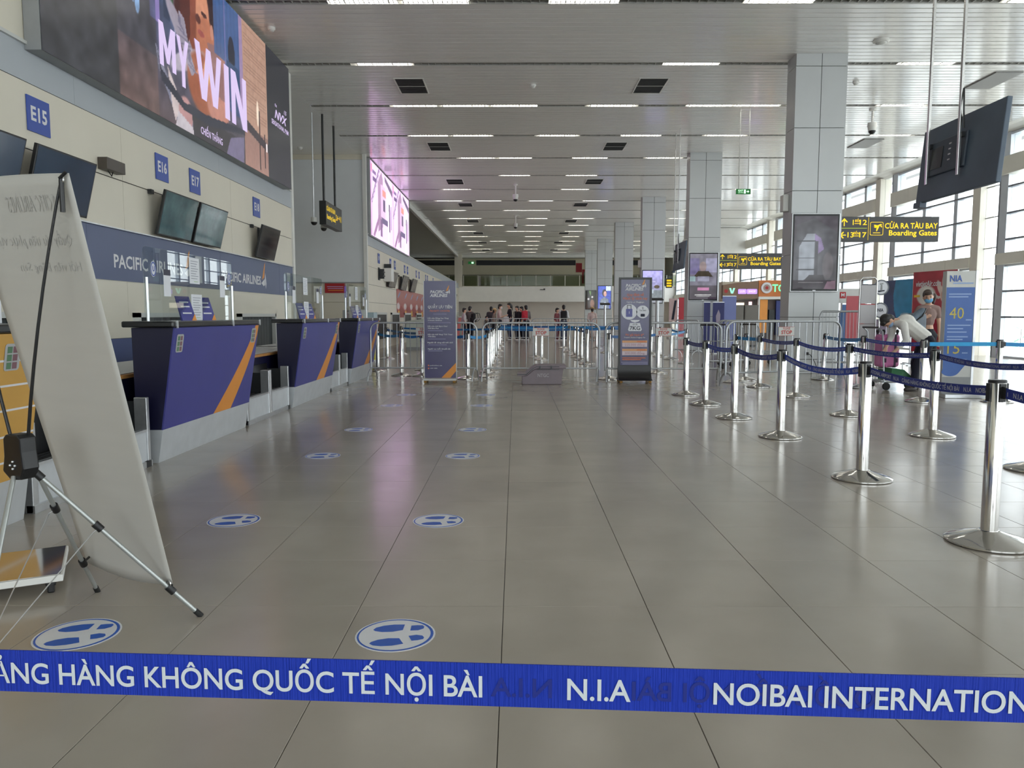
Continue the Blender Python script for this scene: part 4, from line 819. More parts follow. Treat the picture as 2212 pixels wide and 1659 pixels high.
for j, (x, nm) in enumerate(((-1.675,'left'),(-0.458,'right'))):
    for i, y in enumerate((2.80,4.42,6.51,8.03,10.21,11.6)):
        lab = 'white round footprint sticker, %s from the front in the %s line' % (ORD[i], nm); rz = R((12,5,3,2,2,1)[i]+(6 if j == 0 else 0))
        if first: sk.location = (x,y,0); sk.rotation_euler = (0,0,rz); sk['label'] = lab; first = False
        else: dup(sk, (x,y,0), rz, lab)
# ---------------------------------------------------------------- grey banner on folding stand (foreground left)
xb = thing('banner_stand', 'large pale grey banner seen from behind on a folding tripod stand', 'banner', (0,0,0))
TLc, TRc, BRc, BLc = Vector((-2.07,2.88,1.716)), Vector((-1.503,2.6,1.692)), Vector((-1.363,2.93,0.15)), Vector((-1.858,3.2,0.15))
nb = Vector((-0.44,-0.9,0.1)).normalized(); N1, N2 = 16, 40; vs = []
for j in range(N2+1):
    for i in range(N1+1):
        u, v = i/N1, j/N2; p = BLc.lerp(BRc,u).lerp(TLc.lerp(TRc,u), v)
        p = p + nb*(-0.016*math.sin(math.pi*u)*(0.4+0.6*math.sin(math.pi*v)))
        sag = 0.03*math.sin(math.pi*u)*(1-v)**10 - 0.03*math.sin(math.pi*u)*(v)**10*0.3
        vs.append(p + Vector((0,0,-sag)))
me_ = MB().add(vs, [(j*(N1+1)+i, j*(N1+1)+i+1, (j+1)*(N1+1)+i+1, (j+1)*(N1+1)+i) for j in range(N2) for i in range(N1)])
VN = mat('vinyl_back', (196,194,188), 0.5, 0, 0.02, 3, stretch=(1,1,8))
so = me_.build('banner_sheet', VN, xb, smooth=60); sd_ = so.modifiers.new('thick','SOLIDIFY'); sd_.thickness = 0.0012
fb_ = lambda u, v, d=0.0: BLc.lerp(BRc,u).lerp(TLc.lerp(TRc,u), v) + nb*(-0.016*math.sin(math.pi*u)*(0.4+0.6*math.sin(math.pi*v)) + 0.002)
GH = mat('ghost_print', (186,184,180), 0.55)
def ghost(body, size, u0, v0, w):
    v2, f2 = textverts(body, 1.0, align='LEFT', res=1); W_ = max(p[0] for p in v2)
    b = MB(); b.add([fb_(u0 - w*p[0]/W_, v0 + size*p[1]) for p in v2], [f[::-1] for f in f2]); b.build('show_through_lettering', GH, xb)
ghost('PACIFIC AIRLINES', 0.05, 0.86, 0.94, 0.5); ghost('Quầy ưu tiên phục vụ', 0.035, 0.88, 0.86, 0.7); ghost('Hội viên Bông Sen', 0.03, 0.9, 0.80, 0.6)
for v0 in (0.72, 0.55):
    b = MB(); b.add([fb_(u,v) for u,v in ((0.08,v0),(0.92,v0),(0.92,v0+0.022),(0.08,v0+0.022))], [(0,1,2,3)])
hub = Vector((-1.787,2.70,0.71))
bh = MB(); HX = Vector((0.9,-0.4,0)).normalized(); HY = Vector((0.4,0.9,0)).normalized()
hp = [(-0.05,-0.02),(-0.062,-0.075),(-0.02,-0.105),(0.04,-0.10),(0.058,-0.06),(0.05,0.0),(0.048,0.05),(0.03,0.062),(-0.035,0.06),(-0.05,0.045)]
bh.add([hub + HX*p[0] + Vector((0,0,p[1]+0.02)) - HY*0.03 for p in hp] + [hub + HX*p[0] + Vector((0,0,p[1]+0.02)) + HY*0.03 for p in hp], [tuple(range(10)), tuple(range(19,9,-1))] + [((i+1)%10,i,10+i,10+(i+1)%10) for i in range(10)])
hb = bh.build('hub', M['black'], xb, bevel=0.006)
for dx, dz in ((-0.012,-0.05),(0.014,-0.05),(0.002,-0.062),(0.003,-0.036)): MB().ell(tuple(hub + HX*dx + Vector((0,0,dz+0.02)) - HY*0.032),(0.005,0.005,0.005)).build('screw', M['alu'], hb)
GL = mat('grey_tube', (178,182,180), 0.35, 0.6, 0.05, 20)
def leg(a, f, nm, col=None):
    a, f = Vector(a), Vector(f); l_ = MB().tube([a, f],0.0085,10).build('leg', GL, xb, smooth=40); MB().tube([f-(f-a).normalized()*0.035, f],0.0115,10).build('rubber_foot', M['rubber'], l_, smooth=40); return l_
f1, f2, f3 = (-1.275,2.98,0.0), (-1.845,3.25,0.0), (-1.70,2.25,0.0)
def onl(a, f, t): return Vector(a).lerp(Vector(f), t)
h1, h2, h3 = hub+Vector((0.035,0.01,-0.055)), hub+Vector((0.03,0.04,-0.07)), hub+Vector((-0.01,-0.03,-0.07))
for a, f in ((h1,f1),(h2,f2),(h3,f3)): leg(a, f, 'x')
for a, f, t in ((h1,f1,0.36),(h2,f2,0.26),(h1,f1,0.80),(h2,f2,0.72),(h1,f1,0.03)):
    p = onl(a,f,t); d = (Vector(f)-Vector(a)).normalized()*0.018; MB().tube([p-d,p+d],0.0145,10).build('collar', M['black'], xb, smooth=40)
for a, f, t in ((h1,f1,0.37),(h2,f2,0.27)): MB().tube([onl(a,f,t), onl(a,f,t)+Vector((-0.015,-0.02,-0.012)), onl(h3,f3,0.86)],0.0022,6).build('brace_wire', M['alu'], xb)
def pole(a, c):
    a, c = Vector(a), Vector(c); m_ = a.lerp(c,0.5) + nb*0.03; pts = [a.lerp(m_,t)*(1-t)+m_.lerp(c,t)*t for t in (0,0.15,0.3,0.45,0.6,0.75,0.9,1)]
    p_ = MB().tube(pts,0.0062,10,r1=0.0045).build('pole', M['black'], xb, smooth=40); MB().tube([pts[-1]+Vector((0,0,-0.11)),pts[-1]+Vector((0,0,-0.0))],0.0085,10).build('tip_sleeve', M['black'], p_, smooth=40)
tr_ = TRc + Vector((-0.022,0.012,-0.02)) + nb*0.012; tl_ = TLc + Vector((0.02,-0.012,-0.03)) + nb*0.012
pole(hub+Vector((0.03,0.0,0.06)), tr_); pole(hub+Vector((-0.03,0.0,0.06)), tl_)
for c in (tr_, tl_, BRc+Vector((-0.01,0,0.005))+nb*0.008):
    b = MB(); 
    MB().tube([c + HX*0.012*math.cos(a) + Vector((0,0,0.012*math.sin(a))) for a in [k*math.pi/6 for k in range(13)]],0.003,6).build('eyelet', M['steel'], xb)
MB().tube([TRc+nb*0.01, tr_+nb*0.006],0.0055,8).build('hook', M['black'], xb); MB().tube([onl(h1,f1,0.80), BRc+nb*0.004],0.005,8).build('hook', M['black'], xb); MB().tube([onl(h2,f2,0.72), BLc+Vector((0.02,0,0.03))],0.005,8).build('hook', M['black'], xb)
# wheeled white sign with chrome base, mostly left of the picture
ws = thing('wheeled_sign', 'white wheeled sign board on a polished steel base behind the banner stand', 'sign', (-2.36,3.30,0), R(28))
MB().box(-0.36,0.30,-0.24,0.24,0.055,0.085).build('base_plate', M['white'], ws, bevel=0.004); MB().box(-0.35,0.29,-0.23,0.23,0.0855,0.088).build('steel_top', M['chrome'], ws)
MB().box(-0.36,0.0,-0.03,0.03,0.088,1.3).build('board', M['white'], ws, bevel=0.004)
for x in (-0.31,0.25):
    for y in (-0.19,0.19): MB().box(x-0.02,x+0.02,y-0.02,y+0.02,0.03,0.055).box(x-0.014,x+0.014,y-0.022,y+0.022,0.0,0.044).build('caster', M['black'], ws, bevel=0.006)
# ---------------------------------------------------------------- two purple banner signs
PU = mat('purple_print', (58,52,100), 0.25, 0, 0.05, 3, spec=0.6); OT = mat('orange_lettering', (220,120,80), 0.5)
def words(t, f_, rows, mdef=None):
    for (txt, u, v, s, w, mm) in rows: write(t, f_, txt, s, mm or M['letter'], u=u, v=v, width=w, bold=0.015, res=1)
t = thing('banner_sign', 'purple banner sign QUẦY ƯU TIÊN on a white wheeled frame', 'banner', (-1.365,13.78,0))
MB().box(-0.285,0.285,-0.006,0.006,0.085,1.835).build('panel', PU, t)
MB().box(-0.297,-0.285,-0.012,0.012,0.05,1.84).box(0.285,0.297,-0.012,0.012,0.05,1.84).box(-0.297,0.297,-0.2,0.2,0.05,0.08).build('frame', M['offwhite'], t)
for x in (-0.26,0.26):
    for y in (-0.16,0.16): MB().lathe([(0.012,-0.026),(0.025,-0.02),(0.025,0.02),(0.012,0.026)],14).build('caster', mat('yellow_caster', (150,110,40), 0.4, 0, 0.2, 20), t, smooth=40).matrix_local = Matrix.Translation((x,y,0.026)) @ Matrix.Rotation(R(90),4,'Y')
f_ = FRONT(0,-0.008,0)
decal(t, f_, [(0.02,0.087),(0.18,0.087),(0.285,0.21),(0.285,0.36)], M['orange'], 'orange_stripe')
write(t, f_, 'PACIFIC', 0.075, M['letter'], u=-0.045, v=1.635, width=0.26, bold=0.03, shear=0.2); write(t, f_, 'AIRLINES', 0.075, M['letter'], u=-0.02, v=1.572, width=0.32, bold=0.03, shear=0.2); fin(t, f_, 0.095, 1.635, 0.13)
words(t, f_, [('QUẦY ƯU TIÊN',0,1.365,0.075,0.44,None),('PRIORITY COUNTER',0,1.295,0.045,0.36,OT),('Hội viên Bông Sen Vàng',-0.035,1.165,0.034,0.38,None),('Vietnam Airlines',-0.095,1.127,0.034,0.26,None),('Hội viên thẻ Bạch Kim/',-0.045,1.02,0.034,0.36,None),('Thẻ Elite Plus',-0.125,0.982,0.034,0.2,None),('Hội viên thẻ Vàng/ Thẻ Titan/',0.0,0.872,0.034,0.45,None),('Thẻ Elite',-0.15,0.834,0.034,0.14,None),('Người đi cùng với trẻ nhỏ',0,0.725,0.034,0.46,None),('Người cao tuổi, khuyết tật',-0.02,0.61,0.034,0.41,None),('pacificairlines.com',-0.08,0.31,0.026,0.22,None),('1900 1550',-0.12,0.258,0.026,0.13,None)])
LP = mat('pale_lilac_print', (150,146,180), 0.5)
for u0, u1, v in ((-0.12,0.12,1.24),(-0.22,0.19,1.085),(-0.22,0.05,0.94),(-0.22,0.1,0.79),(-0.22,0.12,0.685),(-0.22,0.04,0.575)): decal(t, f_, rect(u0,u1,v-0.005,v+0.005), LP, 'printed_line')
for v in (0.31,0.258): decal(t, f_, circ(-0.215,v,0.014,n=10), OT, 'icon')
t = thing('banner_sign', 'purple baggage banner sign in a black frame with flared black foot', 'banner', (2.155,13.76,0))
MB().box(-0.26,0.26,-0.012,0.0,0.32,1.86).build('panel', PU, t)
MB().box(-0.295,-0.26,-0.03,0.03,0.28,1.895).box(0.26,0.295,-0.03,0.03,0.28,1.895).box(-0.26,0.26,-0.03,0.03,1.86,1.895).box(-0.26,0.26,-0.03,0.03,0.28,0.32).box(-0.26,0.26,0.0,0.02,0.32,1.86).build('frame', M['black'], t)
pr = [(-0.03,0.30),(-0.035,0.22),(-0.06,0.14),(-0.12,0.08),(-0.22,0.055),(-0.22,0.05),(0.2,0.05),(0.2,0.06),(0.06,0.10),(0.03,0.2),(0.03,0.30)]
MB().prism(pr,0,-0.30,0.30).build('flared_foot', M['black'], t, smooth=50)
for x in (-0.26,0.26):
    for y in (-0.17,0.16): MB().lathe([(0.012,-0.03),(0.025,-0.02),(0.025,0.02),(0.012,0.03)],14).build('caster', mat('yellow_caster'), t, smooth=40).matrix_local = Matrix.Translation((x,y,0.026)) @ Matrix.Rotation(R(90),4,'Y')
f_ = FRONT(0,-0.014,0)
write(t, f_, 'PACIFIC', 0.078, M['letter'], u=-0.04, v=1.745, width=0.27, bold=0.03, shear=0.2); write(t, f_, 'AIRLINES', 0.078, M['letter'], u=-0.02, v=1.685, width=0.33, bold=0.03, shear=0.2); fin(t, f_, 0.10, 1.745, 0.13)
words(t, f_, [('Quy định về',0,1.585,0.065,0.30,OT),('Hành lý xách tay',0,1.52,0.065,0.44,OT),('Carry-on Baggage',0,1.455,0.04,0.32,None),('Phí gửi hành lý*',0,0.865,0.055,0.33,OT),('Prepaid checked baggage fee',0,0.82,0.03,0.38,None)])
for cu, cr in ((-0.105,0.14),(0.135,0.115)): decal(t, f_, circ(cu,1.28,cr), M['paper'], 'round_panel', 0.002)
f2_ = FRONT(0,-0.018,0)
decal(t, f2_, rrect(-0.165,-0.05,1.19,1.335,0.012), M['blue'], 'suitcase_icon'); decal(t, f2_, rect(-0.145,-0.135,1.335,1.40), M['ink'], 'suitcase_icon'); decal(t, f2_, rect(-0.08,-0.07,1.335,1.40), M['ink'], 'suitcase_icon'); decal(t, f2_, rect(-0.145,-0.07,1.395,1.405), M['ink'], 'suitcase_icon'); decal(t, f2_, rrect(0.10,0.175,1.195,1.245,0.01), M['ink'], 'bag_icon')
f3_ = FRONT(0,-0.02,0); write(t, f3_, '1', 0.06, M['letter'], u=-0.107, v=1.265, bold=0.02); write(t, f3_, '1', 0.06, M['ink'], u=0.135, v=1.345, bold=0.02); write(t, f3_, 'Túi nhỏ', 0.035, M['ink'], u=0.135, v=1.305, width=0.12); write(t, f3_, '+', 0.06, M['ink'], u=0.032, v=1.275)
decal(t, f_, [(-0.09,1.135),(0.09,1.135),(0.06,1.105),(0,1.09),(-0.06,1.105)], M['paper'], 'strap'); decal(t, f_, [(-0.09,1.08),(0.09,1.08),(0.125,0.96),(0.11,0.935),(-0.11,0.935),(-0.125,0.96)], M['paper'], 'scale_panel')
write(t, f2_, '7KG', 0.095, M['ink'], v=0.985, width=0.19, bold=0.01); write(t, f2_, 'tối đa', 0.035, M['ink'], v=1.055, width=0.09)
PE = mat('peach_print', (224,168,120), 0.5); PK = mat('pale_pink_print', (222,206,214), 0.5)
for v, s in ((0.685,'225.000 đồng'),(0.535,'300.000 đồng')):
    decal(t, f_, rect(-0.225,0.225,v+0.04,v+0.08), PE, 'price_header'); decal(t, f_, rect(-0.225,0.225,v-0.035,v+0.038), PK, 'price_panel'); write(t, f2_, s, 0.06, mat('tan_lettering', (186,150,160), 0.5), v=v, width=0.36, bold=0.01); decal(t, f2_, rect(0.04,0.2,v+0.052,v+0.068), OT, 'printed_line')
for u0, u1, v, mm in ((-0.22,0.20,0.45,OT),(-0.22,0.12,0.42,OT),(-0.24,0.24,0.37,LP),(-0.22,0.24,0.34,LP)): decal(t, f_, rect(u0,u1,v-0.008,v+0.008), mm, 'printed_line')
# ---------------------------------------------------------------- grey lidded bin
PG = mat('mauve_plastic', (128,116,122), 0.45, 0, 0.04, 9)
t = thing('storage_bin', 'grey stepped plastic bin with lid and faded NTGC letters on the floor', 'bin', (0.47,13.55,0))
MB().prism([(-0.35,0.0),(0.34,0.0),(0.37,0.26),(0.40,0.30),(-0.06,0.30),(-0.14,0.27),(-0.27,0.16),(-0.36,0.15)],1,-0.2,0.2).build('body', PG, t, bevel=0.012)
MB().prism([(-0.44,0.15),(-0.44,0.20),(-0.29,0.205),(-0.16,0.315),(-0.10,0.345),(0.42,0.345),(0.42,0.285),(-0.09,0.285),(-0.15,0.265),(-0.27,0.16),(-0.33,0.15)],1,-0.225,0.225).build('lid_rim', PG, t, bevel=0.006)
MB().prism([(-0.441,0.172),(-0.441,0.182),(-0.285,0.187),(-0.155,0.297),(-0.10,0.322),(0.30,0.322),(0.30,0.312),(-0.097,0.312),(-0.15,0.287),(-0.277,0.172)],1,-0.229,0.229).build('seal', M['black'], t)
MB().prism([(-0.10,0.275),(0.30,0.275),(0.30,0.268),(-0.10,0.268)],1,-0.228,0.2).build('dark_rib', M['black'], t)  # thin black strip just below the lid rim
for x in (-0.04,0.16): MB().box(x-0.012,x+0.012,-0.24,-0.225,0.27,0.33).build('latch', M['dark'], t)
write(t, FRONT(0.02,-0.202,0.16), 'NTGC', 0.085, mat('faded_lettering', (176,170,172), 0.6), width=0.2, bold=0.02)
# ---------------------------------------------------------------- hanging and wall signs
GS = mat('sign_grey', (72,72,74), 0.4, 0, 0.03, 5)
def gates(t, f_, w, mirror=False):
    Y = M['yellow']; q = w/2.09; x0 = -w/2
    def px(a): return x0 + a*q
    decal(t, f_, rect(px(0.615),px(0.623),-0.23,0.24), Y, 'divider'); decal(t, f_, rect(px(0.03),px(0.59),0.012,0.022), mat('green_line', (190,210,60), 0.4, emit=0.2), 'divider')
    decal(t, f_, rect(px(0.105),px(0.125),0.06,0.19), Y, 'arrow'); decal(t, f_, [(px(0.115),0.225),(px(0.04),0.145),(px(0.065),0.135),(px(0.115),0.185),(px(0.165),0.135),(px(0.19),0.145)], Y, 'arrow')
    decal(t, f_, rect(px(0.05),px(0.16),-0.135,-0.115), Y, 'arrow'); decal(t, f_, [(px(0.02),-0.125),(px(0.10),-0.05),(px(0.115),-0.07),(px(0.065),-0.125),(px(0.115),-0.18),(px(0.10),-0.20)], Y, 'arrow')
    for txt, u, v, s, w_ in (('1',0.30,0.13,0.15,None),('12',0.51,0.13,0.15,0.15),('ĐẾN',0.395,0.165,0.07,0.12),('13',0.255,-0.125,0.15,0.13),('17',0.51,-0.125,0.15,0.15),('ĐẾN',0.37,-0.09,0.07,0.12)): write(t, f_, txt, s, Y, u=px(u), v=v, width=w_*q if w_ else None, bold=0.015)
    decal(t, f_, rect(px(0.33),px(0.45),0.105,0.118), Y, 'dash'); decal(t, f_, rect(px(0.31),px(0.43),-0.148,-0.135), Y, 'dash')
    A_ = rrect(px(0.655),px(0.93),-0.13,0.145,0.03); B_ = rrect(px(0.665),px(0.92),-0.12,0.135,0.025); k = len(A_)
    b = MB(); b.add([f_(p[0],p[1],0.002) for p in A_+B_], [(i,(i+1)%k,k+(i+1)%k,k+i) for i in range(k)]); b.build('icon_frame', Y, t)
    for pts in ([(0.70,0.055),(0.725,0.05),(0.76,0.02),(0.89,0.085),(0.90,0.10),(0.87,0.105),(0.74,0.045)],[(0.76,0.03),(0.73,0.085),(0.75,0.09),(0.84,0.065)],[(0.79,0.035),(0.78,-0.045),(0.80,-0.045),(0.85,0.06)],[(0.86,0.06),(0.895,0.03),(0.905,0.04),(0.885,0.085)]): decal(t, f_, [(px(p[0]),p[1]) for p in pts], Y, 'plane_icon', 0.0025)
    decal(t, f_, rect(px(0.72),px(0.87),-0.085,-0.072), Y, 'icon_line')
    write(t, f_, 'CỬA RA TÀU BAY', 0.155, Y, u=px(1.51), v=0.06, width=1.10*q, bold=0.022); write(t, f_, 'Boarding Gates', 0.155, Y, u=px(1.55), v=-0.085, width=1.0*q, bold=0.022)
for n, (y, lab) in enumerate(((16.15,'grey yellow lettered boarding gates sign beside the nearest column'),(25.5,'grey yellow lettered boarding gates sign beside the second column'))):
    t = thing('gate_sign', lab, 'sign', (7.78,y,3.01), 0, 'yellow lettered gate signs'); MB().box(-1.045,1.045,-0.06,0.06,-0.26,0.255).build('box', GS, t, bevel=0.006); MB().box(-1.08,-1.045,-0.04,0.04,-0.2,0.2).build('mount', M['dark'], t)
    gates(t, FRONT(0,-0.062,0), 2.09)
t = thing('gate_sign', 'yellow lettered gate sign hanging on rods before the alcove', 'sign', (-5.1,21.3,3.93), R(0), 'yellow lettered gate signs')
MB().box(-0.09,0.09,-0.92,0.92,-0.31,0.31).build('box', mat('sign_dark', (40,42,42), 0.4), t, bevel=0.006)
f_ = frame((0.092,0,0),(0,1,0),(0,0,1)); write(t, f_, 'CỬA RA TÀU BAY', 0.17, M['yellow'], u=-0.38, v=0.12, width=0.95, bold=0.02); write(t, f_, 'Boarding Gates', 0.17, M['yellow'], u=-0.36, v=-0.09, width=0.95, bold=0.02); write(t, f_, '2⟷11', 0.22, M['yellow'], u=0.5, v=0.0, width=0.62, bold=0.02); decal(t, f_, rect(0.12,0.13,-0.2,0.16), M['yellow'], 'divider')
for y in (-0.75,0.5): MB().tube([(0,y,0.31),(0,y,2.57)],0.03,8).build('rod', M['black'], t)
for k, (x, y, l) in enumerate(((-5.34,20.4,2.0),(-5.32,21.35,2.05))):
    d = thing('hanging_camera', '%s dome camera on a thin pale rod beside the alcove gate sign' % ('nearer','farther')[k], 'security camera', (x,y,CZ)); MB().tube([(0,0,0),(0,0,-l-0.75)],0.018,8).build('rod', M['alu'], d); MB().lathe([(0.08,-l-0.7),(0.09,-l-0.82)],14).build('housing', M['offwhite'], d); MB().ell((0,0,-l-0.82),(0.085,0.085,0.085)).build('dome', M['black'], d, smooth=60)
t = thing('exit_sign', 'small green lit exit sign hanging between columns', 'sign', (5.88,20.0,4.4)); MB().box(-0.185,0.185,-0.02,0.02,-0.065,0.065).build('box', mat('exit_green', (20,96,40), 0.4, emit=0.35), t)
f_ = FRONT(0,-0.022,0); WE = mat('lit_pale_green', (190,240,200), 0.4, emit=0.8); write(t, f_, 'EXIT', 0.06, WE, u=-0.07, v=0.022, width=0.13, bold=0.02); write(t, f_, 'LỐI RA', 0.045, WE, u=-0.07, v=-0.028, width=0.13); decal(t, f_, rect(0.01,0.06,-0.05,0.05), WE, 'door_icon'); decal(t, f_, [(0.08,-0.012),(0.11,-0.012),(0.11,-0.035),(0.15,0.0),(0.11,0.035),(0.11,0.012),(0.08,0.012)], WE, 'arrow')
for x in (-0.12,0.12): MB().tube([(x,0,0.065),(x,0,2.1)],0.012,6).build('rod', M['offwhite'], t)
t = thing('exit_sign', 'tiny green lit exit sign on the far gallery wall', 'sign', (-4.1,71.4,6.1)); MB().box(-0.3,0.3,-0.03,0.03,-0.12,0.12).build('box', mat('exit_green'), t); decal(t, FRONT(0,-0.032,0), rect(0.0,0.2,-0.08,0.08), WE, 'door_icon')
t = thing('notice_board', 'yellow and black hanging sign right of the third column', 'sign', (6.95,34.7,2.67)); MB().box(-0.14,0.14,-0.04,0.04,-0.21,0.21).build('box', M['black'], t); MB().box(-0.22,-0.14,-0.02,0.02,-0.1,0.1).build('mount', M['dark'], t)
for v in (0.12,0.0,-0.12): decal(t, FRONT(0,-0.042,0), rect(-0.11,0.11,v-0.04,v+0.04), M['yellow'], 'yellow_row')
# ---------------------------------------------------------------- hanging televisions
TB = mat('tv_back', (84,98,114), 0.45, 0, 0.15, 2); 
def hangtv(x, y, z, lab, w=1.42, h=0.78):
    t = thing('hanging_television', lab, 'television', (x,y,z)); q = Matrix.Rotation(R(5), 3, 'Y')
    def tl(bb): bb.v = [tuple(q @ Vector(v)) for v in bb.v]; return bb
    tl(MB().box(-0.02,0.03,-w/2,w/2,-h/2,h/2)).build('casing', TB, t, bevel=0.008); tl(MB().box(0.031,0.033,-w/2+0.02,w/2-0.02,-h/2+0.02,h/2-0.02)).build('screen', M['black'], t)
    tl(MB().box(-0.045,-0.02,-w*0.12,w*0.36,-h*0.18,h*0.27)).build('rear_housing', mat('tv_rear', (66,76,88), 0.5, 0, 0.1, 4), t, bevel=0.008)
    tl(MB().box(-0.052,-0.045,w*0.16,w*0.31,-h*0.10,h*0.18)).build('port_plate', M['dark'], t)
    for k in range(4): tl(MB().box(-0.048,-0.045,w*0.06,w*0.09,h*(0.17-0.07*k),h*(0.18-0.07*k)+0.006)).build('label_strip', M['alu'], t)
    tl(MB().box(-0.03,0.04,w/2-0.12,w/2+0.02,-h/2-0.05,-h/2+0.01)).build('bottom_lip', TB, t)
    for yy in (w*0.33,-w*0.08): MB().box(-0.085,-0.06,yy-0.018,yy+0.018,-h*0.28,6.5-z).build('rod', M['steel'], t, bevel=0.004); MB().box(-0.06,-0.03,yy-0.03,yy+0.03,h*0.2,h*0.26).build('clamp', M['dark'], t)
    MB().tube([(-0.05,-w*0.08-0.03,h*0.3),(-0.07,-w*0.08-0.05,h*0.55),(-0.06,-w*0.08-0.02,h*0.8)],0.008,6).build('cable', M['black'], t)
hangtv(4.5,7.9,2.835,'big dark television back hanging from two steel rods at top right'); hangtv(4.74,22.2,2.92,'small looking black television hung beside the second column')
# ---------------------------------------------------------------- screens on the columns
def colscreen(y, z0, z1, lab, kind, em):
    w, h = 0.955, z1-z0; t = thing('column_screen', lab, 'screen', (6.18,y-0.005,(z0+z1)/2)); t['group'] = 'upright screens on the columns'
    MB().box(-w/2-0.02,w/2+0.02,-0.05,0,-h/2-0.02,h/2+0.02).build('casing', M['alu'], t, bevel=0.01); MB().box(-w/2,w/2,-0.056,-0.05,-h/2,h/2).build('bezel', M['black'], t, bevel=0.004)
    P = Pic(70, 110, (96,92,100))
    if kind == 0:
        P.grad(0,1,0,1,(120,118,122),(96,90,100)); P.poly([(0.05,0.88),(0.45,0.97),(1,0.78),(1,0),(0,0)],(104,104,110)); P.poly([(0.12,0.12),(0.12,0.58),(0.3,0.76),(0.48,0.76),(0.48,0.14)],(176,184,194)); P.poly([(0.48,0.76),(0.62,0.7),(0.7,0.55),(0.5,0.45)],(160,140,186)); P.rect(0.5,0.56,0.2,0.66,(80,78,84)); P.ell(0.8,0.32,0.14,0.2,(126,122,126)); P.poly([(0.25,0.12),(0.38,0.2),(0.7,0.2),(0.75,0.12)],(84,82,86)); P.rect(0,1,0,0.12,(66,58,66)); P.poly([(0.72,0.0),(1,0.0),(1,0.12),(0.8,0.1)],(150,120,138)); P.rect(0.12,0.7,0.082,0.092,(150,146,150))  # room reflections on the glass, painted in as a faintly glowing picture
        for v in (0.26,0.42,0.65): P.rect(0.06,0.5,v,v+0.014,(72,74,78))
    elif kind == 1:
        P.grad(0,1,0,1,(110,106,122),(124,120,134)); P.rect(0,0.35,0.55,0.9,(112,104,144)); P.rect(0.6,1,0.6,0.9,(150,148,176)); P.ell(0.48,0.72,0.14,0.12,(150,130,130)); P.poly([(0.15,0.5),(0.3,0.62),(0.7,0.62),(0.85,0.5)],(64,56,44)); P.rect(0,1,0,0.3,(66,56,66)); P.rect(0.3,0.72,0.4,0.5,(150,150,170)); P.rect(0.3,0.72,0.2,0.26,(186,120,160)); P.rect(0.2,0.8,0.09,0.1,(220,220,220)); P.rect(0.25,0.75,0.06,0.07,(200,200,200)); P.rect(0,0.2,0.4,0.5,(150,176,180))
    elif kind == 2:
        P.grad(0,1,0,1,(130,134,140),(166,160,226)); P.ell(0.72,0.5,0.15,0.06,(84,74,62)); P.ell(0.25,0.52,0.12,0.06,(110,96,90)); P.rect(0.3,0.65,0.66,0.67,(236,232,250)); P.poly([(0.3,0.22),(0.6,0.4),(1,0.4),(1,0.1),(0.2,0.1)],(112,120,124)); P.rect(0,0.55,0.3,0.42,(176,190,200))
    elif kind == 3:
        P.grad(0,1,0,1,(90,100,170),(58,78,180)); P.ell(0.5,0.7,0.2,0.17,(40,32,44)); P.ell(0.55,0.66,0.13,0.13,(196,150,140)); P.poly([(0.1,0.0),(0.2,0.4),(0.5,0.52),(0.8,0.42),(0.9,0)],(110,120,134)); P.rect(0.62,1,0.8,1,(200,214,236)); P.ell(0.55,0.2,0.15,0.1,(190,200,226))
    else:
        P.grad(0,1,0,1,(66,50,44),(40,44,38)); P.ell(0.25,0.55,0.1,0.06,(216,214,214)); P.ell(0.6,0.66,0.1,0.06,(226,224,224)); P.ell(0.6,0.3,0.2,0.25,(150,110,90)); P.poly([(0.3,1),(0.45,0.7),(0.5,1)],(110,150,80))
    P.grain(0.12, 4+kind, 6); P.build('picture', FRONT(0,-0.0565,0), w-0.07, h-0.08, picmat('column_picture_%d' % kind, em, 0.08), t)
    for z in ((-h/2-0.0),): MB().box(-0.03,0.03,-0.058,-0.05,z+0.005,z+0.02).build('maker_plate', M['alu'], t)
for a in ((15.92,1.72,3.29,'grey reflecting upright screen on the nearest column',0,0.35),(25.29,1.71,3.27,'upright screen with a person in a hat on the second column',1,0.55),(34.59,1.75,3.26,'upright lilac screen on the third column',2,0.8),(53.19,1.65,3.28,'upright blue screen with a woman portrait on the fifth column',3,0.8),(62.49,1.7,3.26,'upright dark poster with pale dots on the farthest column',4,0.5)): colscreen(*a)
for n, (y, nm) in enumerate(((16.2,'nearest'),(25.55,'second'),(34.85,'third'))):
    t = thing('column_speaker', 'white box fixed to the left side of the %s column' % nm, 'speaker', (5.69,y,3.55), 0, 'white boxes on the columns'); MB().box(-0.12,-0.002,-0.1,0.1,-0.17,0.17).build('box', M['white'], t, bevel=0.012); MB().box(-0.002,0,-0.04,0.04,-0.06,0.06).build('plate', M['grey'], t)
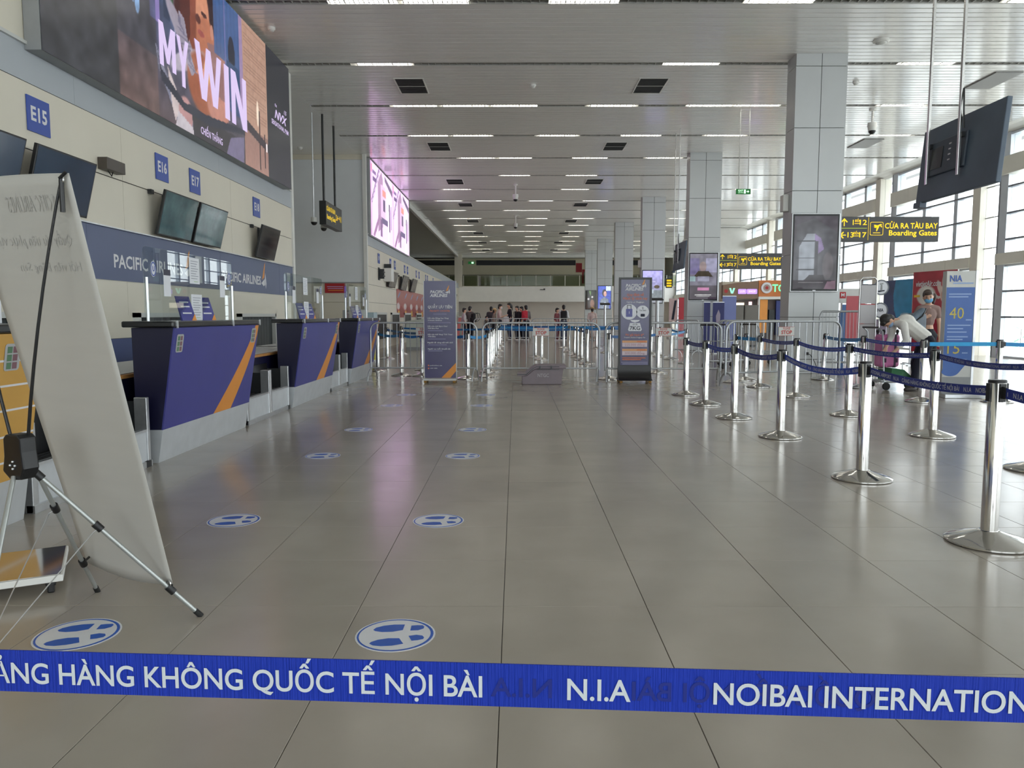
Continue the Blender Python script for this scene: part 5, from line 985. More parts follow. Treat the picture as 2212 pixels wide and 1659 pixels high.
# ---------------------------------------------------------------- right side: display column, board stand, cart, posters
t = thing('display_column', 'tall blue and white display column with yellow 40 and 15', 'display', (6.60,11.40,0), R(-8))
DB = mat('display_blue', (54,98,172), 0.35, 0, 0.05, 4); YL = mat('pale_yellow_lettering', (206,190,90), 0.5)
MB().box(-0.21,0.19,-0.07,0.07,0.06,1.87).build('body', M['offwhite'], t, bevel=0.004); MB().box(0.19,0.225,-0.075,0.075,0.06,1.88).build('side_rail', M['alu'], t, bevel=0.004); MB().box(-0.24,0.34,-0.30,0.18,0.0,0.06).build('base', M['alu'], t, bevel=0.006)
f_ = FRONT(0,-0.072,0); decal(t, f_, [(-0.205,0.42)]+[(-0.10+0.13*math.cos(R(a)),0.40+0.09*math.sin(R(a))) for a in range(200,350,15)]+[(0.12,0.50),(0.185,0.53),(0.185,1.63),(-0.205,1.63)], DB, 'blue_print'); decal(t, f_, rect(-0.205,0.185,0.06,0.30), M['grey'], 'grey_plinth')
f2_ = FRONT(0,-0.075,0); write(t, f2_, 'NIA', 0.13, mat('nia_blue', (60,96,180), 0.5), u=-0.08, v=1.755, width=0.17, bold=0.02); write(t, f2_, '40', 0.24, YL, u=-0.05, v=1.24, width=0.2, bold=0.0); write(t, f2_, '15', 0.24, YL, u=-0.07, v=0.72, width=0.17)
for u0, u1, v in ((-0.12,0.16,1.69),(-0.17,0.14,1.53),(-0.17,0.1,1.49),(-0.17,0.15,1.07),(-0.17,0.05,1.02),(-0.17,0.1,0.97),(-0.17,0.12,0.90),(-0.17,0.05,0.86),(-0.17,0.12,0.56),(0.08,0.16,1.15),(0.05,0.13,0.66)): decal(t, f2_, rect(u0,u1,v-0.009,v+0.009), mat('pale_blue_print', (150,176,220), 0.5), 'printed_line')
t = thing('board_stand', 'tall tubular stand holding three white boards', 'stand', (6.12,13.28,0), R(4))
MB().tube([(-0.155,0,0.02),(-0.155,0,1.82),(-0.11,0,1.87),(0.10,0,1.87),(0.145,0,1.82),(0.145,0,0.02)],0.013,10).build('frame', M['steel'], t, smooth=40); MB().tube([(-0.155,-0.16,0.02),(-0.155,0.16,0.02)],0.014,8).build('foot', M['steel'], t); MB().tube([(0.145,-0.16,0.02),(0.145,0.16,0.02)],0.014,8).build('foot', M['steel'], t)
for z0, z1 in ((1.42,1.74),(1.08,1.40),(0.78,1.06)): MB().box(-0.14,0.13,-0.012,0.012,z0,z1).build('board', mat('board_grey', (186,184,186), 0.5, 0, 0.02, 5), t)
decal(t, FRONT(0,-0.013,1.41), rect(-0.13,0.12,-0.01,0.005), M['red'], 'red_line'); decal(t, FRONT(0,-0.013,1.75), rect(-0.12,0.12,-0.01,0.005), M['ink'], 'dark_line'); decal(t, FRONT(0,-0.013,1.07), rect(-0.12,0.12,-0.008,0.004), mat('tan_print', (150,140,130), 0.5), 'tan_line')
ct = thing('luggage_cart', 'steel luggage trolley with a green plate under the pink suitcase', 'cart', (6.28,12.64,0), R(6))
MB().tube([(-0.28,-0.22,0.13),(0.34,-0.22,0.13),(0.34,0.22,0.13),(-0.28,0.22,0.13),(-0.28,-0.22,0.13)],0.013,8).build('base_frame', M['galv'], ct, smooth=40)
for y in (-0.22,0.22): MB().tube([(-0.28,y,0.13),(-0.34,y,0.95),(-0.42,y,1.02)],0.013,8).build('upright', M['galv'], ct, smooth=40)
MB().tube([(-0.42,-0.22,1.02),(-0.42,0.22,1.02)],0.016,8).build('handle', M['black'], ct)
for z in (0.35,0.6,0.8): MB().tube([(-0.3-0.05*z,-0.22,z),(-0.3-0.05*z,0.22,z)],0.009,8).build('cross_bar', M['galv'], ct)
b = MB(); b.hexa([(-0.14,-0.20,0.15),(0.30,-0.20,0.145),(0.30,0.20,0.145),(-0.14,0.20,0.15),(-0.14,-0.20,0.36),(0.08,-0.20,0.33),(0.08,0.20,0.33),(-0.14,0.20,0.36)]); b.build('green_plate', mat('green_plastic', (50,120,76), 0.45, 0, 0.05, 9), ct, bevel=0.01)
MB().tube([(0.30,-0.20,0.14),(0.30,-0.20,0.42),(0.30,0.20,0.42),(0.30,0.20,0.14)],0.010,8).build('front_loop', M['galv'], ct, smooth=40)
for x, y in ((-0.24,-0.22),(-0.24,0.22),(0.28,0.0)): MB().lathe([(0.02,-0.02),(0.06,-0.018),(0.06,0.018),(0.02,0.02)],16).build('wheel', M['rubber'], ct, smooth=40).matrix_local = Matrix.Translation((x,y,0.06)) @ Matrix.Rotation(R(90),4,'X')
sc_ = thing('suitcase', 'pink hard suitcase standing on the steel luggage trolley', 'suitcase', (6.16,12.62,0.345), R(6))
PKM = mat('pink_shell', (214,124,178), 0.3, 0, 0.04, 5)
MB().box(-0.165,0.165,-0.12,0.12,0.02,0.56).build('shell', PKM, sc_, bevel=0.045)
for x in (-0.07,0.07): MB().box(x-0.02,x+0.02,-0.127,0.127,0.015,0.565).build('rib', mat('plum_trim', (58,30,60), 0.4), sc_, bevel=0.01) if x > 0 else MB().box(x-0.012,x+0.012,-0.125,0.125,0.02,0.562).build('rib', PKM, sc_, bevel=0.006)
for x, y in ((-0.12,-0.08),(0.12,-0.08),(-0.12,0.08),(0.12,0.08)): MB().box(x-0.012,x+0.012,y-0.012,y+0.012,0.555,0.59).ell((x,y,0.61),(0.033,0.022,0.033)).build('wheel', M['black'], sc_, smooth=40)
for x in (-0.1,0.1): MB().box(x-0.02,x+0.02,-0.128,-0.12,0.10,0.17).build('latch', mat('plum_trim'), sc_)
def board(name, lab, cat, a, c, z0, z1, pic, th=0.04, res=(60,40), leg=True, m=None):
    a, c = Vector(a+(0,)), Vector(c+(0,)); L = (c-a).length; mid = (a+c)/2; t = thing(name, lab, cat, (mid.x,mid.y,0), math.atan2(c.y-a.y,c.x-a.x))
    MB().box(-L/2,L/2,0,th,z0,z1).build('board', m or M['offwhite'], t)
    if leg:
        for s in (-1,1): MB().box(s*(L/2-0.03)-0.02,s*(L/2-0.03)+0.02,0.005,0.035,0,z0).build('leg', M['alu'], t); MB().box(s*(L/2-0.03)-0.03,s*(L/2-0.03)+0.03,-0.2,0.22,0,0.02).build('foot', M['alu'], t)
    if pic is not None: pic.build('print', FRONT(0,-0.002,(z0+z1)/2), L, z1-z0, picmat('poster_print'), t)
    return t
P = Pic(110, 110, (178,64,74)); P.grad(0,1,0,0.35,(150,34,44),(176,60,70)); P.rect(0.02,1,0.22,0.34,(216,176,60)); P.ell(0.32,0.62,0.24,0.17,(226,222,214)); P.ell(0.42,0.66,0.03,0.02,(190,60,60)); P.poly([(0.45,0.62),(0.72,0.60),(0.6,0.56)],(220,216,210)); P.rect(0.03,0.18,0.60,0.63,(226,186,60))
for cx, cy, r_ in ((0.62,0.74,25),(0.72,0.80,5),(0.80,0.72,-20),(0.88,0.66,-35),(0.68,0.64,10)): P.ell(cx,cy,0.05,0.13,(228,206,196),rot=r_)
P.ell(0.75,0.62,0.1,0.09,(214,170,156)); P.ell(0.84,0.5,0.07,0.14,(208,60,76)); P.ell(0.3,0.25,0.1,0.09,(206,150,130)); P.ell(0.35,0.1,0.2,0.12,(200,60,66)); P.grain(0.08,5,8)
t = board('poster_board', 'large red airline poster board behind the masked woman', 'poster', (9.88,19.05), (10.22,17.75), 0.75, 2.28, P); write(t, FRONT(-0.18,-0.006,1.98), 'vietjetAir.com', 0.19, M['letter'], width=0.78, bold=0.02, shear=0.2)
P = Pic(80, 70, (58,72,120)); P.poly([(0.42,1),(0.35,0.6),(0.4,0.2),(0.48,0.02),(1,0.06),(1,1)],(46,148,196)); P.ell(0.8,0.08,0.2,0.06,(170,200,214)); P.grain(0.06,6,8)
board('poster_board', 'navy and cyan poster board left of the red airline poster', 'poster', (9.86,20.5), (9.9,19.1), 1.15, 2.13, P)
board('poster_board', 'lilac panel below the navy and cyan poster', 'poster', (9.1,19.9), (9.42,19.4), 0.3, 1.12, None, m=mat('lilac_panel', (170,160,184), 0.5, 0, 0.05, 3)); board('poster_board', 'low crimson panel at the left of the masked woman', 'poster', (9.62,18.5), (9.98,17.9), 0.35, 1.3, None, m=mat('crimson_panel', (158,34,56), 0.5, 0, 0.05, 3))
board('poster_board', 'pinkish red panel behind the tall barrier', 'poster', (9.65,22.3), (10.15,22.2), 0.5, 1.78, None, m=mat('coral_panel', (196,96,104), 0.5, 0, 0.05, 3)); 
t = board('poster_board', 'white header board with a small red M sign beyond the nearest column', 'poster', (10.1,24.0), (10.9,23.9), 1.6, 2.05, None); decal(t, FRONT(-0.25,-0.003,1.85), rect(-0.09,0.09,-0.1,0.1), M['red'], 'red_square'); write(t, FRONT(-0.25,-0.006,1.85), 'M', 0.15, M['letter'], bold=0.02)
board('poster_board', 'blue panel under the white header board', 'poster', (10.05,23.5), (10.5,23.4), 0.4, 1.55, None, m=mat('mid_blue_panel', (92,130,186), 0.5, 0, 0.05, 3))
for k, x in enumerate((7.02,7.22)):
    t = thing('blue_post', '%s of two blue square posts right of the nearest column' % ('left','right')[k], 'post', (x,16.9,0)); MB().box(-0.05,0.05,-0.05,0.05,0.02,1.28).build('shaft', mat('post_blue', (48,84,132), 0.45, 0, 0.05, 6), t, bevel=0.006); MB().box(-0.14,0.14,-0.14,0.14,0,0.02).build('base', M['black'], t)
t = thing('round_sign', 'pole with two round white NIA signs behind the bending man', 'sign', (6.62,13.9,0)); MB().lathe([(0.16,0),(0.16,0.02),(0.02,0.04)],20).build('base', M['steel'], t, smooth=40); MB().tube([(0,0,0.03),(0,0,1.6)],0.012,8).build('pole', M['steel'], t)
for z in (1.72,1.31):
    b = MB(); b.prism(circ(0,z,0.135,n=32),1,-0.03,-0.005); b.build('disc', M['paper'], t); A_ = circ(0,z,0.14,n=32); B_ = circ(0,z,0.118,n=32)
    b = MB(); b.add([(p[0],-0.034,p[1]) for p in A_+B_], [(k,(k+1)%32,32+(k+1)%32,32+k) for k in range(32)]); b.build('rim', mat('slate_rim', (104,108,118), 0.4), t)
f_ = FRONT(0,-0.033,1.72); decal(t, f_, [(-0.06,-0.06),(0.06,-0.045),(0.06,-0.065),(-0.05,-0.085)], M['ink'], 'icon'); decal(t, f_, [(-0.015,-0.05),(0.02,-0.045),(0.015,0.05),(-0.01,0.05)], M['grey'], 'icon'); decal(t, f_, [(-0.03,0.05),(0.035,0.06),(0.03,0.08),(-0.03,0.07)], M['grey'], 'icon'); write(t, FRONT(0,-0.033,1.31), 'NIA', 0.08, M['ink'], width=0.11, bold=0.02)
# potted plant at the right edge
pl = thing('potted_plant', 'green leafy plant peeping in at the right picture edge', 'plant', (6.42,9.0,0)); MB().lathe([(0.15,0),(0.19,0.3),(0.21,0.32),(0.19,0.31),(0.17,0.28)],24).build('pot', M['offwhite'], pl, smooth=40); MB().tube([(0,0,0.28),(0.01,0,0.8),(-0.01,0.0,1.25)],0.018,8).build('stem', mat('brown_stem', (92,78,54), 0.8, 0, 0.2, 20), pl)
LG_ = mat('leaf_green', (104,122,64), 0.5, 0, 0.25, 12); r2 = random.Random(3)
for k in range(26):
    a = r2.uniform(0,6.28); z = r2.uniform(0.7,1.3); l = r2.uniform(0.25,0.40); tip = Vector((math.cos(a)*l, math.sin(a)*l, z+r2.uniform(-0.06,0.12))); root_ = Vector((0,0,z-0.08)); d = tip-root_; sd = Vector((-d.y,d.x,0)).normalized()*0.035; m_ = root_.lerp(tip,0.6)+Vector((0,0,0.03))
    b = MB(); b.add([root_, m_+sd, tip, m_-sd, root_.lerp(tip,0.55)], [(0,1,4),(1,2,4),(2,3,4),(3,0,4)]); b.build('leaf', LG_, pl)
# glass railing outside behind the windows
rl = thing('ramp_railing', 'glass railing with a sloping handrail beyond the right windows', 'railing', (16.2,26.6,-0.05)); MB().tube([(0,0,1.0),(0.9,0,1.02),(1.6,0.0,0.75)],0.03,8).tube([(1.4,0.3,0.35),(3.4,0.4,1.4)],0.03,8).build('handrail', M['steel'], rl)
for k, (x, h) in enumerate(((0.0,1.0),(0.75,1.0),(1.5,0.8),(2.3,0.95),(3.0,1.2))): MB().tube([(x,0.1,0),(x,0.1,h)],0.022,8).build('post', M['steel'], rl); MB().box(x+0.06,x+0.66,0.095,0.105,0.1,h-0.15).build('glass_panel', glass('greenish_glass', (206,228,216), 0.03), rl)
# ---------------------------------------------------------------- left far side: kiosk, bin, counters
t = thing('service_kiosk', 'grey and white service kiosk by the alcove corner', 'kiosk', (-4.3,21.0,0)); MB().box(-0.4,0.1,-0.3,0.3,0.02,1.36).build('cabinet', M['grey'], t, bevel=0.01); MB().box(-0.12,0.28,-0.34,-0.3,0.62,1.36).build('door', M['white'], t, bevel=0.006); MB().box(0.28,0.45,-0.3,0.2,0.02,1.30).build('side_cabinet', mat('ice_blue_panel', (166,186,194), 0.4), t, bevel=0.006); decal(t, FRONT(0.1,-0.342,0.75), rect(-0.06,0.06,-0.05,0.04), M['red'], 'red_label'); MB().box(-0.4,0.4,-0.35,-0.3,0.28,0.6).build('lower_door', M['navy'], t)
for x in (-0.35,0.35): MB().box(x-0.04,x+0.04,-0.2,0.2,0,0.02).build('foot', M['black'], t)
t = thing('litter_bin', 'round steel litter bin with a yellow label behind the left barrier', 'bin', (-3.33,17.5,0)); MB().lathe([(0.14,0),(0.15,0.02),(0.15,0.78),(0.13,0.82),(0.11,0.82)],28).build('drum', M['steel'], t, smooth=40)
b = MB(); vs = []; n_ = 12
for k in range(n_+1): a = R(-150+110*k/n_); vs += [(0.1515*math.cos(a),0.1515*math.sin(a),0.2),(0.1515*math.cos(a),0.1515*math.sin(a),0.58)]
b.add(vs, [(2*k,2*k+2,2*k+3,2*k+1) for k in range(n_)]); b.build('yellow_label', mat('label_yellow', (226,214,40), 0.5), t)
for k in range(5): a = R(-72); MB().box(-0.002,0.002,-0.03,0.03,0.25+0.06*k,0.285+0.06*k).build('label_mark', mat('olive_ink', (110,110,30), 0.5), t).matrix_local = Matrix.Rotation(a,4,'Z') @ Matrix.Translation((0.1535,0,0))
for k, y in enumerate((26.4,30.4,34.4,38.4,42.4)):
    t = thing('far_counter', '%s white check-in counter along the far left wall' % ORD[k], 'counter', (-3.0,y,0), 0, 'white counters along the far left wall')
    MB().prism([(-0.8,0.12),(0.0,0.12),(0.12,1.14),(-0.8,1.02)],1,0,0.04).build('side_panel', mat('pale_green_laminate', (186,192,184), 0.45, 0, 0.03, 3), t); MB().prism([(-0.04,0.12),(0.0,0.12),(0.12,1.10),(0.06,1.10)],1,0.04,2.2).build('front_panel', M['red'], t)
    MB().box(-0.8,0.0,0.02,2.2,0,0.12).build('plinth', M['grey'], t); MB().box(-0.4,0.17,-0.03,2.23,1.12,1.16).build('worktop', M['offwhite'], t, bevel=0.006); MB().box(-0.9,-0.3,0.04,2.2,0.70,0.74).build('desk', M['offwhite'], t); MB().box(-0.02,0.10,0.3,0.7,1.162,1.40).build('desk_screen', AC, t)
# ---------------------------------------------------------------- far right: shops, roll-ups, cabinets, carts
sh = thing('shop_unit', 'brown fronted small shop with a purple lit sign at the far right', 'shop', (11.2,38,0)); BRN = mat('brown_fascia', (132,104,84), 0.5, 0, 0.06, 2)
MB().box(-0.85,0.85,0.3,5,0,2.9).build('walls', mat('shop_cream', (214,204,184), 0.5, 0, 0.03, 1), sh); MB().prism([(-0.9,2.05),(0.85,2.05),(0.85,2.92),(-0.1,2.85),(-0.9,2.72)],1,0,0.3).build('fascia', BRN, sh); MB().box(-0.8,0.8,0.22,0.3,0,2.0).build('dark_opening', mat('shop_interior', (84,74,72), 0.6, 0, 0.2, 2), sh)
for x0, x1 in ((-0.15,0.25),(0.28,0.78)): MB().prism(rrect(x0,x1,2.28,2.52,0.04),1,-0.04,0).build('lit_sign', mat('purple_lit', (168,130,236), 0.5, emit=0.8), sh); write(sh, FRONT((x0+x1)/2,-0.043,2.4), 'LUX' if x0 < 0 else 'SHOP', 0.14, mat('pale_violet', (214,196,250), 0.5, emit=0.7), bold=0.02)
decal(sh, FRONT(-0.45,-0.01,2.45), [(-0.15,0.12),(-0.05,0.12),(0.0,-0.05),(0.05,0.12),(0.15,0.12),(0.05,-0.15),(-0.05,-0.15)], mat('mint_lit', (140,220,190), 0.5, emit=0.6), 'lit_mark'); decal(sh, FRONT(-0.75,-0.01,2.42), circ(0,0,0.09), M['red'], 'lit_mark')
MB().box(-0.6,0.2,0.12,0.2,1.6,1.85).build('menu_board', mat('lit_cream', (250,236,210), 0.5, emit=0.8), sh); MB().box(0.45,0.6,0.15,0.2,0.1,1.9).build('lit_pillar', mat('lit_pink', (246,210,214), 0.5, emit=0.8), sh)
s2 = thing('shop_unit', 'orange fronted cafe with green letters TOUS at the far right', 'shop', (12.95,38,0)); ORF = mat('orange_fascia', (206,120,60), 0.45, 0, 0.04, 2)
MB().box(-0.88,0.95,0.3,5,0,2.95).build('walls', mat('shop_cream'), s2); MB().box(-0.88,0.95,0,0.3,2.15,2.95).build('fascia', ORF, s2); MB().box(-0.88,0.95,-0.02,0.3,2.02,2.15).build('sign_ledge', M['white'], s2); MB().box(-0.88,0.95,0.25,0.3,0,2.0).build('dark_opening', mat('shop_interior'), s2)
b = MB(); b.prism(circ(-0.5,2.58,0.27,n=28),1,-0.06,0); b.build('round_logo', M['paper'], s2); b = MB(); b.prism(circ(-0.5,2.58,0.17,n=24),1,-0.07,-0.06); b.build('logo_ring', mat('logo_tan', (170,150,140), 0.5), s2); b = MB(); b.prism(circ(-0.5,2.58,0.08,n=16),1,-0.08,-0.07); b.build('logo_centre', M['red'], s2)
write(s2, FRONT(0.38,-0.02,2.55), 'TOUS', 0.5, mat('green_lit', (110,226,160), 0.5, emit=0.7), width=1.2, bold=0.03); MB().box(-0.75,-0.38,0.1,0.24,0.35,2.0).build('orange_door', M['orange'], s2); MB().box(0.05,0.72,0.1,0.24,0.25,1.95).build('blue_poster', mat('shop_blue', (46,58,120), 0.5, 0, 0.2, 2), s2); MB().box(-0.30,-0.02,0.1,0.24,0.4,1.5).build('dark_door', M['dark'], s2); MB().box(-0.88,-0.80,0,0.3,0,2.02).box(0.78,0.9,0,0.3,0,2.02).build('jamb', M['white'], s2)
def roll(x, y, w, z1, lab, m, z0=0.04): t = thing('roll_up_banner', lab, 'banner', (x,y,0)); MB().box(-w/2,w/2,-0.004,0.004,z0,z1).build('sheet', m, t); MB().box(-w/2-0.01,w/2+0.01,-0.12,0.12,0,0.04).build('base', M['alu'], t, bevel=0.006); MB().box(-w/2,w/2,-0.01,0.01,z1,z1+0.02).build('top_rail', M['alu'], t); return t
roll(6.80,24.3,0.44,1.82,'lilac blue roll-up banner right of the second column',mat('lilac_blue', (128,138,196), 0.5, 0, 0.04, 3)); roll(6.02,24.0,0.2,1.62,'narrow navy roll-up banner before the second column',mat('navy_roll', (48,52,110), 0.5, 0, 0.1, 5))
t = roll(6.38,24.0,0.36,1.62,'navy roll-up banner with pale figures before the second column',mat('navy_roll')); decal(t, FRONT(0,-0.006,0.9), [(-0.06,0),(0.05,0),(0.06,0.35),(0.0,0.5),(-0.08,0.3)], mat('pale_figure', (160,150,170), 0.5), 'figure')
for k, x in enumerate((8.62,9.2)): t = thing('cabinet', '%s grey cabinet standing before the brown fronted shop' % ('left','right')[k], 'cabinet', (x,30,0)); MB().box(-0.27,0.27,-0.25,0.25,0.06,1.62).build('body', mat('taupe_cabinet', (118,114,108), 0.5, 0, 0.04, 4), t, bevel=0.008); MB().box(-0.24,0.24,-0.22,0.22,0,0.06).build('plinth', M['black'], t); MB().box(-0.24,0.24,-0.262,-0.25,0.1,1.58).build('door', mat('taupe_cabinet'), t)
t = thing('red_stand', 'red and white exhibition stand between the second and third columns', 'stand', (8.6,40,0)); MB().box(-0.05,0.4,-0.05,0.05,0.1,2.15).build('red_panel', mat('bright_red', (214,60,76), 0.4, 0, 0.05, 3), t); MB().box(-0.55,-0.1,0.0,0.06,0.9,2.1).build('pale_panel', mat('rosy_panel', (216,190,190), 0.5, 0, 0.1, 3), t); b = MB(); b.add([(-0.42,-0.01,1.0),(-0.30,-0.01,1.0),(-0.16,-0.01,2.0),(-0.28,-0.01,2.0)], [(0,1,2,3)]); b.build('dark_stroke', M['ink'], t); MB().box(-0.6,0.45,-0.3,0.3,0,0.1).build('base', M['white'], t)
t = thing('red_notice', 'small red notice on the far gallery wall', 'sign', (5.92,71.57,5.66)); MB().box(-0.28,0.28,-0.02,0.02,-0.42,0.42).build('plate', M['red'], t); 
t = thing('red_notice', 'red framed poster on the far gallery beside the columns', 'sign', (6.62,71.57,4.85)); MB().box(-0.4,0.4,-0.02,0.02,-0.65,0.65).build('frame', M['red'], t); MB().box(-0.25,0.3,-0.026,-0.02,-0.6,0.4).build('print', mat('greenish_print', (120,140,110), 0.5, 0, 0.3, 6), t)
for k, (x, y) in enumerate(((5.35,18.4),(6.1,18.9),(4.75,17.7))):
    t = thing('empty_trolley', '%s empty luggage trolley behind the barriers by the nearest column' % ORD[k], 'cart', (x,y,0), R(20+15*k), 'empty luggage trolleys behind the barriers'); MB().tube([(-0.35,-0.24,0.16),(0.4,-0.1,0.14),(0.4,0.1,0.14),(-0.35,0.24,0.16),(-0.35,-0.24,0.16)],0.014,8).build('base_frame', M['galv'], t, smooth=40)
    for s in (-0.24,0.24): MB().tube([(-0.35,s,0.16),(-0.40,s,0.9),(-0.5,s,1.0)],0.014,8).build('upright', M['galv'], t, smooth=40)
    MB().tube([(-0.5,-0.24,1.0),(-0.5,0.24,1.0)],0.018,8).build('handle', M['black'], t); MB().tube([(-0.39,-0.24,0.6),(-0.1,-0.22,0.62),(-0.1,0.22,0.62),(-0.39,0.24,0.6)],0.01,8).build('basket', M['galv'], t, smooth=40)
    for x2, y2 in ((-0.3,-0.24),(-0.3,0.24),(0.35,0)): MB().lathe([(0.02,-0.02),(0.06,-0.018),(0.06,0.018),(0.02,0.02)],14).build('wheel', M['rubber'], t, smooth=40).matrix_local = Matrix.Translation((x2,y2,0.06)) @ Matrix.Rotation(R(90),4,'X')

for k, (x, y, h, lab) in enumerate(((3.54,30.2,1.62,'slim pole stand with a small dark tilted tablet in front of the blue portrait screen'),(4.86,26.2,1.72,'taller grey pole stand with a dark tablet left of the second column'))):
    t = thing('tablet_stand', lab, 'stand', (x,y,0)); MB().lathe([(0.2,0),(0.2,0.015),(0.06,0.03)],24).build('base', M['steel'], t, smooth=40); MB().tube([(0,0,0.02),(0,0,h)],0.04+0.02*k,12).build('pole', M['alu'], t, smooth=40)
    b = MB(); b.hexa([(-0.2,-0.10,h),(0.2,-0.10,h),(0.2,0.08,h+0.07),(-0.2,0.08,h+0.07),(-0.2,-0.10,h+0.03),(0.2,-0.10,h+0.03),(0.2,0.08,h+0.10),(-0.2,0.08,h+0.10)]); b.build('tablet', M['black'], t, bevel=0.006)
t = thing('power_cable', 'thin black cable with plug at the foot of the nearest column', 'cable', (6.1,15.93,0)); MB().tube([(0.0,-0.02,0.42),(0.06,-0.05,0.40),(0.15,-0.06,0.25),(0.22,-0.06,0.08),(0.4,-0.08,0.012),(0.75,-0.12,0.010)],0.008,6).build('lead', M['black'], t, smooth=40); MB().box(-0.03,0.03,-0.04,0.0,0.39,0.45).build('plug', M['black'], t)
t = thing('wall_camera', 'tiny dark camera on the white far gallery band', 'security camera', (2.45,67,3.5)); MB().box(-0.3,0.0,-0.12,-0.06,-0.05,0.0).box(0.0,0.14,-0.18,0.0,-0.06,0.06).build('body', M['black'], t)
# ---------------------------------------------------------------- people
def remesh(o, vox, it=2):
    r = o.modifiers.new('skin', 'REMESH'); r.mode = 'VOXEL'; r.voxel_size = vox; r.use_smooth_shade = True
    s = o.modifiers.new('soft', 'SMOOTH'); s.iterations = it; s.factor = 0.5
STAND = dict(head=(0,-0.01,1.54), neck=(0,0.01,1.38), shL=(-0.165,0.015,1.335), shR=(0.165,0.015,1.335), elL=(-0.215,0.03,1.06), elR=(0.215,0.03,1.06), haL=(-0.215,-0.06,0.83), haR=(0.215,-0.06,0.83),
  chest=(0,0.01,1.22), waist=(0,0.0,1.03), hip=(0,0.01,0.92), hiL=(-0.085,0.01,0.87), hiR=(0.085,0.01,0.87), knL=(-0.095,-0.015,0.48), knR=(0.095,-0.015,0.48), anL=(-0.10,0.03,0.08), anR=(0.10,0.03,0.08))
def person(lab, loc, rz, pose=None, shirt=(200,200,200), pants=(30,32,44), hair=(26,22,22), sleeve=0.55, face=(0,-1,0), vox=0.016, scale=1.0, female=False, longhair=False, mask=None, hat=None, skirt=False, bare_waist=False, shoes=(220,220,220), fingers=False, sh_noise=0.03, toes=(0,-1)):
    J = {k: Vector(v) for k, v in STAND.items()}
    for k, v in (pose or {}).items(): J[k] = Vector(v)
    t = thing('person', lab, 'person', loc, rz); t.scale = (scale,)*3; F = Vector(face).normalized()
    up = (J['head']-J['neck']).normalized(); sx = up.cross(F).normalized() * -1; F = (up.cross(sx)).normalized() * 1.0
    if F.dot(Vector(face)) < 0: F = -F
    H = J['head']; w = 0.9 if female else 1.0
    def hd(a, b_, c): return H + sx*a + F*b_ + up*c
    Q = Matrix((sx, F, up)).transposed().to_euler()
    b = MB(); b.ell(H, (0.074,0.092,0.108), Q, 14, 10); b.ell(hd(0,0.03,-0.065), (0.052,0.055,0.05), Q); b.ell(hd(0,0.093,-0.015), (0.013,0.02,0.02), Q, 8, 6); b.caps(J['neck'], H-up*0.04, 0.052*w, 0.048*w)
    for s in (-1,1): b.ell(hd(s*0.075,-0.008,-0.012),(0.012,0.022,0.03),Q,8,6)
    b.caps(J['chest'], J['neck'], 0.10*w, 0.05)
    b.ell(J['chest'], (0.145*w,0.098,0.13)); b.caps(J['chest'], J['waist'], 0.10*w, 0.095*w); b.caps(J['waist'], J['hip'], 0.10*w, 0.11)
    for s in ('L','R'):
        b.caps(J['neck'], J['sh'+s], 0.05, 0.052*w); b.caps(J['sh'+s], J['el'+s], 0.046*w, 0.036*w); b.caps(J['el'+s], J['ha'+s], 0.036*w, 0.025*w)
        d = (J['ha'+s]-J['el'+s]).normalized(); pe = J['ha'+s]+d*0.05
        sd = d.cross(Vector((0,1,0.01)));  sd = sd.normalized() if sd.length > 1e-3 else Vector((1,0,0)); nm = d.cross(sd)
        b.caps(J['ha'+s], pe, 0.025, 0.030)
        for k in range(4 if fingers else 3):
            o_ = (k-1.5)*0.017 if fingers else (k-1)*0.02; l_ = (0.062,0.075,0.070,0.055)[k]; a = pe+sd*o_+d*0.012; m_ = a+d*l_*0.55-nm*0.008; e_ = a+d*l_-nm*0.026; r_ = 0.0085
            b.caps(a, m_, r_, r_*0.95, 6); b.caps(m_, e_, r_*0.95, r_*0.8, 6)
        a = J['ha'+s]+d*0.02+sd*0.024; m_ = a+d*0.03+sd*0.025-nm*0.01; b.caps(a, m_, 0.011, 0.010, 6); b.caps(m_, m_+d*0.03+sd*0.004-nm*0.01, 0.010, 0.008, 6)
        b.caps(J['hip'], J['hi'+s], 0.10, 0.088*w); b.caps(J['hi'+s], J['kn'+s], 0.078*w, 0.052*w); b.caps(J['kn'+s], J['an'+s], 0.052*w, 0.034*w)
        td = Vector((toes[0],toes[1],0)).normalized(); b.caps(J['an'+s]-Vector((0,0,0.035)), Vector((J['an'+s].x,J['an'+s].y,0.034))+td*0.13, 0.034, 0.026)
    body = b.build('body', M['skin'], t); remesh(body, vox, 2)
    SH = mat('cloth_%d_%d_%d' % shirt, shirt, 0.8, 0, sh_noise+0.03, 9, bump=0.35, bscale=16); PN = mat('cloth_%d_%d_%d' % pants, pants, 0.85, 0, 0.08, 9, bump=0.3, bscale=14)
    e = 0.014; b = MB()
    lo = J['waist'].lerp(J['chest'],0.35) if bare_waist else J['hip'].lerp(J['waist'],0.15)
    b.ell(J['chest'], (0.152*w+e*0.5,0.108+e*0.4,0.14)); b.caps(J['chest'], J['neck']-up*0.05, 0.115*w, 0.062); b.caps(J['chest'], lo, 0.108*w+e, (0.102*w+e) if bare_waist else 0.122)
